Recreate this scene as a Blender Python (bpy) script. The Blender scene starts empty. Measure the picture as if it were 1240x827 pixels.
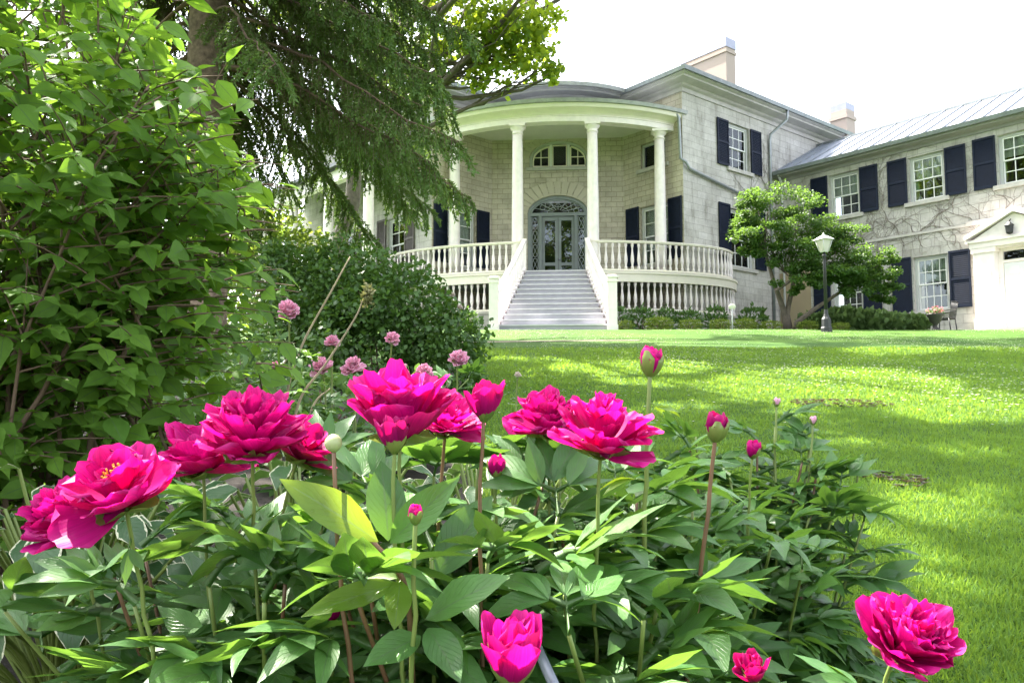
import bpy, math, random
import numpy as np
from mathutils import Vector, Matrix

rng = np.random.default_rng(7)
random.seed(7)
sc = bpy.context.scene
COL = sc.collection
R = math.radians

# ------------------------------------------------------------------ camera
F_PX, W_PX, H_PX = 960.0, 1240.0, 827.0
PITCH = math.atan((490 - 413.5) / F_PX)
cam = bpy.data.objects.new('camera', bpy.data.cameras.new('camera'))
COL.objects.link(cam)
cam.location = (0, 0, 0)
cam.rotation_euler = (R(90) + PITCH, 0, 0)
cam.data.sensor_width = 36
cam.data.lens = 36 * F_PX / W_PX
cam.data.clip_start = 0.02
cam.data.clip_end = 2000
cam.data.dof.use_dof = False
sc.camera = cam

# ------------------------------------------------------------------ daylight
SUN_AZ, SUN_EL = 48.0, 56.0            # degrees left of the view axis, above the horizon
sun_dir = Vector((-math.sin(R(SUN_AZ)) * math.cos(R(SUN_EL)), math.cos(R(SUN_AZ)) * math.cos(R(SUN_EL)), math.sin(R(SUN_EL))))
sun = bpy.data.objects.new('sun', bpy.data.lights.new('sun', 'SUN'))
COL.objects.link(sun)
sun.data.energy = 5.0
sun.data.angle = R(0.55)
sun.data.color = (1.0, 0.94, 0.84)
sun.rotation_euler = sun_dir.to_track_quat('Z', 'Y').to_euler()
world = bpy.data.worlds.new('World')
sc.world = world
world.use_nodes = True
wn = world.node_tree
for n in list(wn.nodes):
    wn.nodes.remove(n)
sky = wn.nodes.new('ShaderNodeTexSky')
sky.sky_type = 'NISHITA'
sky.sun_disc = False
sky.sun_elevation = R(SUN_EL)
sky.sun_rotation = R(-SUN_AZ)
sky.altitude = 100
sky.air_density = 1.0
sky.dust_density = 3.0
sky.ozone_density = 1.0
hs = wn.nodes.new('ShaderNodeHueSaturation')
hs.inputs['Saturation'].default_value = 0.35
bg = wn.nodes.new('ShaderNodeBackground')
bg.inputs['Strength'].default_value = 0.15
wo = wn.nodes.new('ShaderNodeOutputWorld')
wn.links.new(sky.outputs[0], hs.inputs['Color'])
wn.links.new(hs.outputs[0], bg.inputs['Color'])
wn.links.new(bg.outputs[0], wo.inputs['Surface'])
sc.view_settings.view_transform = 'Standard'
sc.view_settings.look = 'None'
sc.view_settings.exposure = 2.58
sc.view_settings.gamma = 1.0
sc.view_settings.use_curve_mapping = False
sc.cycles.max_bounces = 8
sc.cycles.diffuse_bounces = 4
sc.cycles.glossy_bounces = 2
sc.cycles.transmission_bounces = 6
sc.cycles.transparent_max_bounces = 8
sc.cycles.caustics_reflective = False
sc.cycles.caustics_refractive = False
sc.cycles.sample_clamp_indirect = 6
sc.cycles.use_denoising = True
sc.render.use_persistent_data = False


# ------------------------------------------------------------------ measuring helpers
def ray(x, y):
    u = (x - W_PX / 2) / F_PX
    v = (H_PX / 2 - y) / F_PX
    return np.array([u, math.cos(PITCH) - v * math.sin(PITCH), math.sin(PITCH) + v * math.cos(PITCH)])


def at(x, y, Y):
    r = ray(x, y)
    return r * (Y / r[1])


def smooth(a, b, t):
    t = np.clip((t - a) / (b - a), 0, 1)
    return t * t * (3 - 2 * t)


def gz(x, y):
    """height of the ground: a lawn rising to a terrace in front of the house"""
    x = np.asarray(x, float)
    y = np.asarray(y, float)
    yy = np.clip(y, -4, 22.5)
    z = -0.95 + 0.137 * yy
    z = z + 0.07 * np.clip(y - 22.5, 0, 14) + 0.0 * x
    z = z + 0.03 * np.sin(x * 0.55 + 1.0) * np.sin(y * 0.43) * smooth(2, 6, y)
    return z


def G(x, y):
    return float(gz(x, y))


# ------------------------------------------------------------------ materials
def nodes(m):
    m.use_nodes = True
    nt = m.node_tree
    for n in list(nt.nodes):
        nt.nodes.remove(n)
    return nt, nt.nodes, nt.links


def N(nt, typ, **kw):
    n = nt.nodes.new(typ)
    for k, v in kw.items():
        if k in n.inputs.keys():
            n.inputs[k].default_value = v
        else:
            setattr(n, k, v)
    return n


def c4(c):
    return (c[0], c[1], c[2], 1.0)


def mixcol(nt, fac, a, b, typ='MIX'):
    n = nt.nodes.new('ShaderNodeMix')
    n.data_type = 'RGBA'
    n.blend_type = typ
    for sock, val in ((0, fac), (6, a), (7, b)):
        if hasattr(val, 'is_linked') or hasattr(val, 'links'):
            nt.links.new(val, n.inputs[sock])
        elif isinstance(val, (int, float)):
            n.inputs[sock].default_value = val
        else:
            n.inputs[sock].default_value = c4(val)
    return n.outputs[2]


def ramp(nt, src, stops):
    n = nt.nodes.new('ShaderNodeValToRGB')
    el = n.color_ramp.elements
    while len(el) < len(stops):
        el.new(0.5)
    for e, (p, c) in zip(el, stops):
        e.position = p
        e.color = c4(c) if not isinstance(c, (int, float)) else (c, c, c, 1)
    nt.links.new(src, n.inputs[0])
    return n.outputs[0]


def math_n(nt, op, a, b=None, clamp=False):
    n = nt.nodes.new('ShaderNodeMath')
    n.operation = op
    n.use_clamp = clamp
    for i, v in enumerate((a, b)):
        if v is None:
            continue
        if isinstance(v, (int, float)):
            n.inputs[i].default_value = v
        else:
            nt.links.new(v, n.inputs[i])
    return n.outputs[0]


def noise(nt, scale, detail=4, rough=0.55, vec=None, dim='3D'):
    n = N(nt, 'ShaderNodeTexNoise', Scale=scale, Detail=detail, Roughness=rough)
    if vec is not None:
        nt.links.new(vec, n.inputs['Vector'])
    return n.outputs['Fac']


def bump(nt, h, strength=0.3, dist=0.01):
    b = N(nt, 'ShaderNodeBump', Strength=strength, Distance=dist)
    nt.links.new(h, b.inputs['Height'])
    return b.outputs['Normal']


def simple(name, col, rough=0.5, var=0.12, scale=6.0, metal=0.0, bmp=0.0, spec=0.5, bscale=None):
    m = bpy.data.materials.new(name)
    nt, ns, ln = nodes(m)
    out = N(nt, 'ShaderNodeOutputMaterial')
    p = N(nt, 'ShaderNodeBsdfPrincipled', Roughness=rough, Metallic=metal)
    p.inputs['Specular IOR Level'].default_value = spec
    tc = N(nt, 'ShaderNodeTexCoord')
    f = noise(nt, scale, 5, 0.6, tc.outputs['Object'])
    lo = tuple(max(0, c * (1 - var)) for c in col)
    hi = tuple(min(1, c * (1 + var)) for c in col)
    ln.new(ramp(nt, f, [(0.3, lo), (0.7, hi)]), p.inputs['Base Color'])
    if bmp:
        f2 = noise(nt, bscale or scale * 4, 4, 0.6, tc.outputs['Object'])
        ln.new(bump(nt, f2, bmp, 0.01), p.inputs['Normal'])
    ln.new(p.outputs[0], out.inputs[0])
    return m


def leafmat(name, lo, hi, trans, tfac=0.38, rough=0.42, spec=0.5, rib=None, ribw=0.03, edge=None, edgew=0.12, back=None, veins=0.0, streak=0.0, mottle=0.0):
    """leaf or petal: diffuse and gloss mixed with light passing through; every leaf its own tone (attribute rnd)"""
    m = bpy.data.materials.new(name)
    nt, ns, ln = nodes(m)
    out = N(nt, 'ShaderNodeOutputMaterial')
    at_ = N(nt, 'ShaderNodeAttribute', attribute_name='rnd')
    f = at_.outputs['Fac']
    col = ramp(nt, f, [(0.0, lo), (1.0, hi)])
    tcol = mixcol(nt, f, tuple(c * 0.8 for c in trans), trans)
    uvn = N(nt, 'ShaderNodeUVMap', uv_map='UVMap')
    sx = N(nt, 'ShaderNodeSeparateXYZ')
    ln.new(uvn.outputs[0], sx.inputs[0])
    p = N(nt, 'ShaderNodeBsdfPrincipled', Roughness=rough)
    p.inputs['Specular IOR Level'].default_value = spec
    d = math_n(nt, 'ABSOLUTE', math_n(nt, 'SUBTRACT', sx.outputs[0], 0.5))
    if rib is not None:
        k = math_n(nt, 'LESS_THAN', d, ribw)
        col = mixcol(nt, math_n(nt, 'MULTIPLY', k, 0.7), col, rib)
        tcol = mixcol(nt, math_n(nt, 'MULTIPLY', k, 0.6), tcol, rib)
    if edge is not None:
        nz = noise(nt, 9.0, 2, 0.5, uvn.outputs[0])
        k = math_n(nt, 'GREATER_THAN', math_n(nt, 'ADD', d, math_n(nt, 'MULTIPLY', math_n(nt, 'SUBTRACT', nz, 0.5), 0.25)), 0.5 - edgew)
        col = mixcol(nt, k, col, edge)
        tcol = mixcol(nt, k, tcol, edge)
    if veins > 0:
        w = math_n(nt, 'ADD', math_n(nt, 'MULTIPLY', sx.outputs[1], 9.0), math_n(nt, 'MULTIPLY', d, -7.0))
        s = math_n(nt, 'ABSOLUTE', math_n(nt, 'SINE', math_n(nt, 'MULTIPLY', w, math.pi)))
        vv = ramp(nt, s, [(0.0, 0.0), (0.35, 1.0)])
        ln.new(bump(nt, vv, veins, 0.002), p.inputs['Normal'])
    if back is not None:
        ge = N(nt, 'ShaderNodeNewGeometry')
        col = mixcol(nt, ge.outputs['Backfacing'], col, back)
    if streak > 0:
        mp = N(nt, 'ShaderNodeMapping')
        mp.inputs['Scale'].default_value = (34, 1.6, 1)
        ln.new(uvn.outputs[0], mp.inputs['Vector'])
        sv = noise(nt, 1.0, 3, 0.6, mp.outputs[0])
        k = ramp(nt, sv, [(0.3, 1 - streak), (0.7, 1 + streak * 0.6)])
        col = mixcol(nt, 1.0, col, k, 'MULTIPLY')
        tcol = mixcol(nt, 1.0, tcol, k, 'MULTIPLY')
        ln.new(bump(nt, sv, 0.25, 0.002), p.inputs['Normal'])
        rim = ramp(nt, sx.outputs[1], [(0.80, 0.0), (1.0, 0.45)])
        col = mixcol(nt, rim, col, tuple(min(1, c * 1.25 + 0.06) for c in hi))
    if mottle > 0:
        tcn = N(nt, 'ShaderNodeTexCoord')
        mv = noise(nt, 38, 4, 0.65, tcn.outputs['Object'])
        k = ramp(nt, mv, [(0.3, 1 - mottle), (0.7, 1 + mottle)])
        col = mixcol(nt, 1.0, col, k, 'MULTIPLY')
        ln.new(ramp(nt, mv, [(0.35, max(0.05, rough - 0.1)), (0.65, min(1, rough + 0.12))]), p.inputs['Roughness'])
    ln.new(col, p.inputs['Base Color'])
    t = N(nt, 'ShaderNodeBsdfTranslucent')
    ln.new(tcol, t.inputs['Color'])
    mx = N(nt, 'ShaderNodeMixShader', Fac=tfac)
    ln.new(p.outputs[0], mx.inputs[1])
    ln.new(t.outputs[0], mx.inputs[2])
    ln.new(mx.outputs[0], out.inputs[0])
    return m


def stone(name, c1, c2, mortar, bw=0.55, bh=0.27, stain=0.35, stain_col=(0.10, 0.085, 0.06)):
    m = bpy.data.materials.new(name)
    nt, ns, ln = nodes(m)
    out = N(nt, 'ShaderNodeOutputMaterial')
    p = N(nt, 'ShaderNodeBsdfPrincipled', Roughness=0.85)
    p.inputs['Specular IOR Level'].default_value = 0.25
    uv = N(nt, 'ShaderNodeUVMap', uv_map='UVMap')
    # slight wobble so that the joints are not ruler straight
    nz = N(nt, 'ShaderNodeTexNoise', Scale=1.7, Detail=2)
    ln.new(uv.outputs[0], nz.inputs['Vector'])
    vm = N(nt, 'ShaderNodeVectorMath', operation='SCALE')
    ln.new(nz.outputs['Color'], vm.inputs[0])
    vm.inputs['Scale'].default_value = 0.05
    va = N(nt, 'ShaderNodeVectorMath', operation='ADD')
    ln.new(uv.outputs[0], va.inputs[0])
    ln.new(vm.outputs[0], va.inputs[1])
    b = N(nt, 'ShaderNodeTexBrick', Scale=1.0)
    b.inputs['Brick Width'].default_value = bw
    b.inputs['Row Height'].default_value = bh
    b.inputs['Mortar Size'].default_value = 0.012
    b.inputs['Mortar Smooth'].default_value = 0.4
    b.inputs['Bias'].default_value = 0.0
    b.inputs['Color1'].default_value = c4(c1)
    b.inputs['Color2'].default_value = c4(c2)
    b.inputs['Mortar'].default_value = c4(mortar)
    ln.new(va.outputs[0], b.inputs['Vector'])
    big = noise(nt, 0.9, 5, 0.65, uv.outputs[0])
    col = mixcol(nt, 1.0, b.outputs['Color'], ramp(nt, big, [(0.3, (0.72, 0.70, 0.66)), (0.7, (1.12, 1.1, 1.06))]), 'MULTIPLY')
    fine = noise(nt, 14.0, 4, 0.7, uv.outputs[0])
    col = mixcol(nt, 0.6, col, ramp(nt, fine, [(0.25, (0.8, 0.8, 0.8)), (0.75, (1.15, 1.15, 1.15))]), 'MULTIPLY')
    # dirt that has run down the face: noise stretched along the height
    mp = N(nt, 'ShaderNodeMapping')
    mp.inputs['Scale'].default_value = (2.2, 0.35, 1)
    ln.new(uv.outputs[0], mp.inputs['Vector'])
    st = noise(nt, 1.3, 6, 0.7, mp.outputs[0])
    k = ramp(nt, st, [(0.52, 0.0), (0.72, 1.0)])
    col = mixcol(nt, math_n(nt, 'MULTIPLY', k, stain), col, stain_col)
    ln.new(col, p.inputs['Base Color'])
    h = math_n(nt, 'SUBTRACT', math_n(nt, 'MULTIPLY', fine, 0.5), b.outputs['Fac'])
    ln.new(bump(nt, h, 0.5, 0.015), p.inputs['Normal'])
    ln.new(p.outputs[0], out.inputs[0])
    return m


def glassmat(name, tint=(0.02, 0.025, 0.03)):
    m = bpy.data.materials.new(name)
    nt, ns, ln = nodes(m)
    out = N(nt, 'ShaderNodeOutputMaterial')
    g = N(nt, 'ShaderNodeBsdfGlossy', Roughness=0.02)
    g.inputs['Color'].default_value = (0.9, 0.95, 1, 1)
    t = N(nt, 'ShaderNodeBsdfTransparent')
    t.inputs['Color'].default_value = (0.75, 0.8, 0.8, 1)
    fr = N(nt, 'ShaderNodeFresnel', IOR=1.45)
    k = math_n(nt, 'ADD', fr.outputs[0], 0.015, True)
    mx = N(nt, 'ShaderNodeMixShader')
    ln.new(k, mx.inputs[0])
    ln.new(t.outputs[0], mx.inputs[1])
    ln.new(g.outputs[0], mx.inputs[2])
    ln.new(mx.outputs[0], out.inputs[0])
    return m


M = {}
M['stone_wing'] = stone('limestone_grey', (0.57, 0.56, 0.55), (0.47, 0.46, 0.45), (0.37, 0.36, 0.35), 0.62, 0.30, 0.65)
M['stone_side'] = stone('limestone_pale', (0.58, 0.57, 0.56), (0.50, 0.49, 0.475), (0.41, 0.40, 0.385), 0.55, 0.25, 0.65)
M['stone_bay'] = stone('limestone_warm', (0.58, 0.535, 0.46), (0.49, 0.45, 0.38), (0.33, 0.30, 0.25), 0.42, 0.20, 0.25)
M['stone_trim'] = simple('cut_stone', (0.45, 0.43, 0.40), 0.8, 0.15, 5, bmp=0.15)
M['stone_rust'] = stone('limestone_rust', (0.42, 0.33, 0.21), (0.40, 0.37, 0.32), (0.28, 0.24, 0.19), 0.5, 0.24, 0.35)
M['white'] = simple('white_paint', (0.87, 0.79, 0.78), 0.45, 0.07, 5, bmp=0.05, bscale=30)
M['cream'] = simple('cream_paint', (0.82, 0.76, 0.66), 0.5, 0.05, 2.5, bmp=0.05, bscale=25)
M['ceiling'] = simple('porch_ceiling_paint', (0.66, 0.62, 0.60), 0.6, 0.05, 2)
M['greywood'] = simple('grey_eave_paint', (0.29, 0.28, 0.285), 0.6, 0.12, 2.5, bmp=0.05)
M['eavelight'] = simple('weathered_eave_paint', (0.46, 0.435, 0.42), 0.6, 0.12, 2.5, bmp=0.05)
M['gutter'] = simple('grey_gutter_metal', (0.22, 0.24, 0.26), 0.45, 0.2, 4, metal=0.3)
M['gutter_light'] = simple('zinc_gutter_metal', (0.36, 0.365, 0.38), 0.45, 0.2, 4, metal=0.3)
M['roof_dark'] = simple('dark_slate_roof', (0.10, 0.11, 0.13), 0.55, 0.25, 3, bmp=0.1)
M['roof_metal'] = simple('grey_standing_seam', (0.25, 0.275, 0.34), 0.5, 0.10, 1.5, metal=0.1)
M['pipe'] = simple('pipe_metal', (0.30, 0.32, 0.34), 0.4, 0.15, 6, metal=0.4)
M['pipe_white'] = simple('pipe_white', (0.62, 0.62, 0.62), 0.4, 0.06, 6)
M['shutter'] = simple('blue_black_shutter_paint', (0.008, 0.013, 0.030), 0.6, 0.25, 8, spec=0.2)
M['shutter_brown'] = simple('brown_shutter_paint', (0.10, 0.085, 0.08), 0.55, 0.2, 8)
M['trim_grey'] = simple('grey_window_trim', (0.46, 0.47, 0.46), 0.5, 0.06, 5)
M['sash'] = simple('white_sash_paint', (0.76, 0.76, 0.74), 0.45, 0.04, 8)
M['door_grey'] = simple('grey_door_paint', (0.20, 0.225, 0.225), 0.45, 0.08, 5)
M['door_white'] = simple('white_door_paint', (0.76, 0.77, 0.80), 0.4, 0.03, 5)
M['glass'] = glassmat('window_glass')
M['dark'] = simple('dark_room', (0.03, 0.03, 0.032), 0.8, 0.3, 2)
M['blind'] = simple('cream_blind_cloth', (0.80, 0.78, 0.66), 0.8, 0.06, 6)
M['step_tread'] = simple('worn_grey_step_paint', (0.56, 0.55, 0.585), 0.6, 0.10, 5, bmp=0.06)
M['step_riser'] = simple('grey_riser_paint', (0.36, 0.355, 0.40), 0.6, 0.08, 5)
M['deck'] = simple('grey_deck_paint', (0.30, 0.31, 0.33), 0.6, 0.10, 3)
M['brick'] = stone('pinkish_brick', (0.42, 0.35, 0.32), (0.36, 0.31, 0.29), (0.44, 0.41, 0.39), 0.22, 0.075, 0.2)
M['flashing'] = simple('zinc_cap', (0.26, 0.27, 0.33), 0.35, 0.1, 4, metal=0.5)
M['iron'] = simple('black_iron', (0.02, 0.021, 0.023), 0.45, 0.2, 12)
M['leaded'] = simple('lead_came', (0.34, 0.37, 0.38), 0.45, 0.1, 12)
M['vine'] = simple('dry_vine', (0.22, 0.19, 0.165), 0.9, 0.3, 10)
M['bark_spruce'] = simple('spruce_bark', (0.20, 0.145, 0.10), 0.9, 0.5, 14, bmp=1.0, bscale=26)
M['bark'] = simple('grey_bark', (0.13, 0.105, 0.085), 0.9, 0.3, 9, bmp=0.7, bscale=25)
M['twig'] = simple('brown_twig', (0.15, 0.10, 0.065), 0.85, 0.25, 12, bmp=0.3)
M['cane'] = simple('pale_dry_cane', (0.34, 0.27, 0.17), 0.8, 0.25, 14, bmp=0.3)
M['frost'] = simple('frosted_lamp_glass', (0.55, 0.52, 0.46), 0.35, 0.04, 6)
M['terracotta'] = simple('dark_urn', (0.05, 0.045, 0.042), 0.6, 0.2, 8)
M['soil'] = simple('dark_soil', (0.026, 0.019, 0.014), 0.95, 0.4, 14, bmp=0.8, bscale=40)
M['path'] = simple('pale_gravel', (0.22, 0.18, 0.13), 0.9, 0.2, 12, bmp=0.4, bscale=60)
M['tube'] = simple('grey_support_tube', (0.15, 0.17, 0.20), 0.4, 0.12, 14, metal=0.3)
M['wood'] = simple('weathered_stake_wood', (0.20, 0.15, 0.10), 0.85, 0.25, 14, bmp=0.3)

# ------------------------------------------------------------------ mesh helpers
WLOC = {}


def link(name, me, mat, parent=None, loc=None):
    o = bpy.data.objects.new(name, me)
    COL.objects.link(o)
    if mat is not None:
        mats = mat if isinstance(mat, (list, tuple)) else [mat]
        for m_ in mats:
            me.materials.append(m_)
    if parent is not None:
        o.parent = parent
    if loc is not None:
        o.location = loc
    WLOC[o.name] = WLOC.get(parent.name, np.zeros(3)) if parent is not None else np.zeros(3)
    return o


def tag(o, label=None, cat=None, group=None, kind=None):
    if label:
        o['label'] = label
    if cat:
        o['category'] = cat
    if group:
        o['group'] = group
    if kind:
        o['kind'] = kind
    return o


def thing(name, label, cat, loc=(0, 0, 0), group=None):
    o = bpy.data.objects.new(name, None)
    COL.objects.link(o)
    o.empty_display_size = 0.1
    o.location = loc
    WLOC[o.name] = np.array(loc, float)
    return tag(o, label, cat, group)


def copy_thing(src, loc, rotz=0.0, scale=1.0, label=None):
    """a copy of a thing with copies of its parts and sub-parts"""
    r = src.copy()
    COL.objects.link(r)
    r.location = loc
    r.rotation_euler = (0, 0, rotz)
    r.scale = (scale, scale, scale) if isinstance(scale, (int, float)) else scale
    WLOC[r.name] = np.array(loc, float)
    if label:
        r['label'] = label
    for ch in list(src.children):
        c = ch.copy()
        COL.objects.link(c)
        c.parent = r
        for g in ch.children:
            d = g.copy()
            COL.objects.link(d)
            d.parent = c
    return r


def npmesh(name, V, FC, rnd=None, UV=None, smooth_=False):
    """V (n,3); FC (m,k) faces of equal size; rnd per vertex; UV per vertex"""
    me = bpy.data.meshes.new(name)
    V = np.asarray(V, np.float32)
    FC = np.asarray(FC, np.int32)
    m_, k = FC.shape
    me.vertices.add(len(V))
    me.vertices.foreach_set('co', V.ravel())
    me.loops.add(m_ * k)
    me.loops.foreach_set('vertex_index', FC.ravel())
    me.polygons.add(m_)
    me.polygons.foreach_set('loop_start', np.arange(0, m_ * k, k, dtype=np.int32))
    if smooth_:
        me.polygons.foreach_set('use_smooth', np.ones(m_, bool))
    if UV is not None:
        l = me.uv_layers.new(name='UVMap')
        l.data.foreach_set('uv', np.asarray(UV, np.float32)[FC.ravel()].ravel())
    if rnd is not None:
        a = me.attributes.new('rnd', 'FLOAT', 'POINT')
        a.data.foreach_set('value', np.asarray(rnd, np.float32))
    me.update(calc_edges=True)
    me.validate()
    return me


class MB:
    """collects boxes, tubes, lathes and sheets; build() links them as ONE mesh object"""

    def __init__(self):
        self.v, self.f, self.uv, self.mi, self.sm = [], [], [], [], []
        self.cur = 0
        self.smooth = False

    def add(self, vs, fs, uvs=None):
        b = len(self.v)
        self.v.extend([tuple(map(float, p)) for p in vs])
        for i, fc in enumerate(fs):
            self.f.append([b + k for k in fc])
            self.uv.append(uvs[i] if uvs is not None else None)
            self.mi.append(self.cur)
            self.sm.append(self.smooth)
        return self

    def quad(self, a, b, c, d, uv=None):
        return self.add([a, b, c, d], [(0, 1, 2, 3)], [uv] if uv else None)

    def box8(self, p):
        return self.add(p, [(0, 3, 2, 1), (4, 5, 6, 7), (0, 1, 5, 4), (1, 2, 6, 5), (2, 3, 7, 6), (3, 0, 4, 7)])

    def box(self, lo, hi):
        x0, y0, z0 = lo
        x1, y1, z1 = hi
        return self.box8([(x0, y0, z0), (x1, y0, z0), (x1, y1, z0), (x0, y1, z0), (x0, y0, z1), (x1, y0, z1), (x1, y1, z1), (x0, y1, z1)])

    def fbox(self, fr, s0, s1, z0, z1, t0, t1):
        """box in a wall frame: s along the wall, z up, t outwards"""
        P = fr.p
        return self.box8([P(s0, z0, t1), P(s1, z0, t1), P(s1, z0, t0), P(s0, z0, t0), P(s0, z1, t1), P(s1, z1, t1), P(s1, z1, t0), P(s0, z1, t0)])

    def tube(self, pts, rad, n=8, cap=True):
        pts = [np.array(p, float) for p in pts]
        if isinstance(rad, (int, float)):
            rad = [rad] * len(pts)
        vs, fs = [], []
        up = np.array([0.0, 0.0, 1.0])
        ax = None
        for i, p in enumerate(pts):
            t = pts[min(i + 1, len(pts) - 1)] - pts[max(i - 1, 0)]
            t = t / (np.linalg.norm(t) + 1e-12)
            if ax is None:
                ax = np.cross(t, up)
                if np.linalg.norm(ax) < 1e-3:
                    ax = np.array([1.0, 0, 0])
            else:
                ax = ax - t * (ax @ t)
            ax = ax / (np.linalg.norm(ax) + 1e-12)
            b = np.cross(t, ax)
            for k in range(n):
                a = 2 * math.pi * k / n
                vs.append(p + rad[i] * (math.cos(a) * ax + math.sin(a) * b))
        for i in range(len(pts) - 1):
            for k in range(n):
                fs.append((i * n + k, i * n + (k + 1) % n, (i + 1) * n + (k + 1) % n, (i + 1) * n + k))
        if cap:
            fs.append(tuple(range(n - 1, -1, -1)))
            fs.append(tuple((len(pts) - 1) * n + k for k in range(n)))
        s, self.smooth = self.smooth, True
        self.add(vs, fs)
        self.smooth = s
        return self

    def lathe(self, prof, c=(0, 0, 0), n=20, smooth_=True):
        vs, fs = [], []
        for r, z in prof:
            for k in range(n):
                a = 2 * math.pi * k / n
                vs.append((c[0] + r * math.cos(a), c[1] + r * math.sin(a), c[2] + z))
        m_ = len(prof)
        for i in range(m_ - 1):
            for k in range(n):
                fs.append((i * n + k, i * n + (k + 1) % n, (i + 1) * n + (k + 1) % n, (i + 1) * n + k))
        fs.append(tuple(range(n - 1, -1, -1)))
        fs.append(tuple((m_ - 1) * n + k for k in range(n)))
        s, self.smooth = self.smooth, smooth_
        self.add(vs, fs)
        self.smooth = s
        return self

    def sweep(self, path, prof, side=1, cap=True):
        """profile (out, z) carried along a plan path with mitred corners; out points to the right of travel"""
        path = [np.array(p[:2], float) for p in path]
        n = len(path)
        vs, fs = [], []
        k = len(prof)
        for i in range(n):
            d0 = path[i] - path[i - 1] if i > 0 else path[1] - path[0]
            d1 = path[i + 1] - path[i] if i < n - 1 else path[-1] - path[-2]
            d0, d1 = d0 / np.linalg.norm(d0), d1 / np.linalg.norm(d1)
            n0, n1 = np.array([d0[1], -d0[0]]) * side, np.array([d1[1], -d1[0]]) * side
            nn = n0 + n1
            nn = nn / np.linalg.norm(nn)
            nn = nn / max(0.3, nn @ n0)
            for o_, z in prof:
                q = path[i] + nn * o_
                vs.append((q[0], q[1], z))
        for i in range(n - 1):
            for j in range(k):
                fs.append((i * k + j, i * k + (j + 1) % k, (i + 1) * k + (j + 1) % k, (i + 1) * k + j))
        if cap:
            fs.append(tuple(range(k)))
            fs.append(tuple((n - 1) * k + j for j in range(k - 1, -1, -1)))
        return self.add(vs, fs)

    def build(self, name, mat, parent=None, loc=None):
        off = WLOC.get(parent.name, np.zeros(3)) if parent is not None else np.zeros(3)
        me = bpy.data.meshes.new(name)
        V = np.array(self.v) - (off if loc is None else 0)
        me.from_pydata([tuple(p) for p in V], [], self.f)
        if any(u is not None for u in self.uv):
            l = me.uv_layers.new(name='UVMap')
            i = 0
            for fc, u in zip(self.f, self.uv):
                for k in range(len(fc)):
                    l.data[i].uv = u[k] if u is not None else (V[fc[k]][0] + V[fc[k]][1], V[fc[k]][2])
                    i += 1
        for p, mi, s in zip(me.polygons, self.mi, self.sm):
            p.material_index = mi
            p.use_smooth = s
        me.validate()
        import bmesh
        b = bmesh.new()
        b.from_mesh(me)
        bmesh.ops.recalc_face_normals(b, faces=b.faces)
        b.to_mesh(me)
        b.free()
        return link(name, me, mat, parent, loc)


class Fr:
    """a vertical wall plane: s runs along u, t outwards to its right-hand side"""

    def __init__(self, o, u):
        self.o = np.array(o, float)
        self.u = np.array(u, float) / np.hypot(*u)
        self.n = np.array([self.u[1], -self.u[0]])

    def p(self, s, z, t=0.0):
        q = self.o + self.u * s + self.n * t
        return (q[0], q[1], z)

    def xy(self, s, t=0.0):
        return self.o + self.u * s + self.n * t


def wall(mb, fr, s0, s1, z0, z1, holes=(), depth=0.22):
    """sheet with rectangular or arched openings (sa, sb, za, zb, rise) and their reveals"""
    S = sorted({s0, s1, *[h[0] for h in holes], *[h[1] for h in holes]})
    Z = sorted({z0, z1, *[h[2] for h in holes], *[h[3] for h in holes]})
    for a, b in zip(S, S[1:]):
        for c, d in zip(Z, Z[1:]):
            ms, mz = (a + b) / 2, (c + d) / 2
            if any(h[0] < ms < h[1] and h[2] < mz < h[3] for h in holes):
                continue
            mb.quad(fr.p(a, c), fr.p(b, c), fr.p(b, d), fr.p(a, d), [(a, c), (b, c), (b, d), (a, d)])
    for h in holes:
        a, b, c, d = h[:4]
        rise = h[4] if len(h) > 4 else 0
        arc = []
        if rise:
            for i in range(17):
                th = math.pi * (1 - i / 16)
                arc.append(((a + b) / 2 + (b - a) / 2 * math.cos(th), d - rise + rise * math.sin(th)))
            for i in range(16):
                (p0, q0), (p1, q1) = arc[i], arc[i + 1]
                mb.quad(fr.p(p0, q0), fr.p(p1, q1), fr.p(p1, d), fr.p(p0, d), [(p0, q0), (p1, q1), (p1, d), (p0, d)])
        loop = [(a, c), *([(a, d), (b, d)] if not rise else arc), (b, c)]
        loop.append(loop[0])
        for (p0, q0), (p1, q1) in zip(loop, loop[1:]):
            mb.quad(fr.p(p0, q0), fr.p(p1, q1), fr.p(p1, q1, -depth), fr.p(p0, q0, -depth), [(p0, q0), (p1, q1), (p1 + depth, q1 + depth), (p0 + depth, q0 + depth)])

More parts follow.
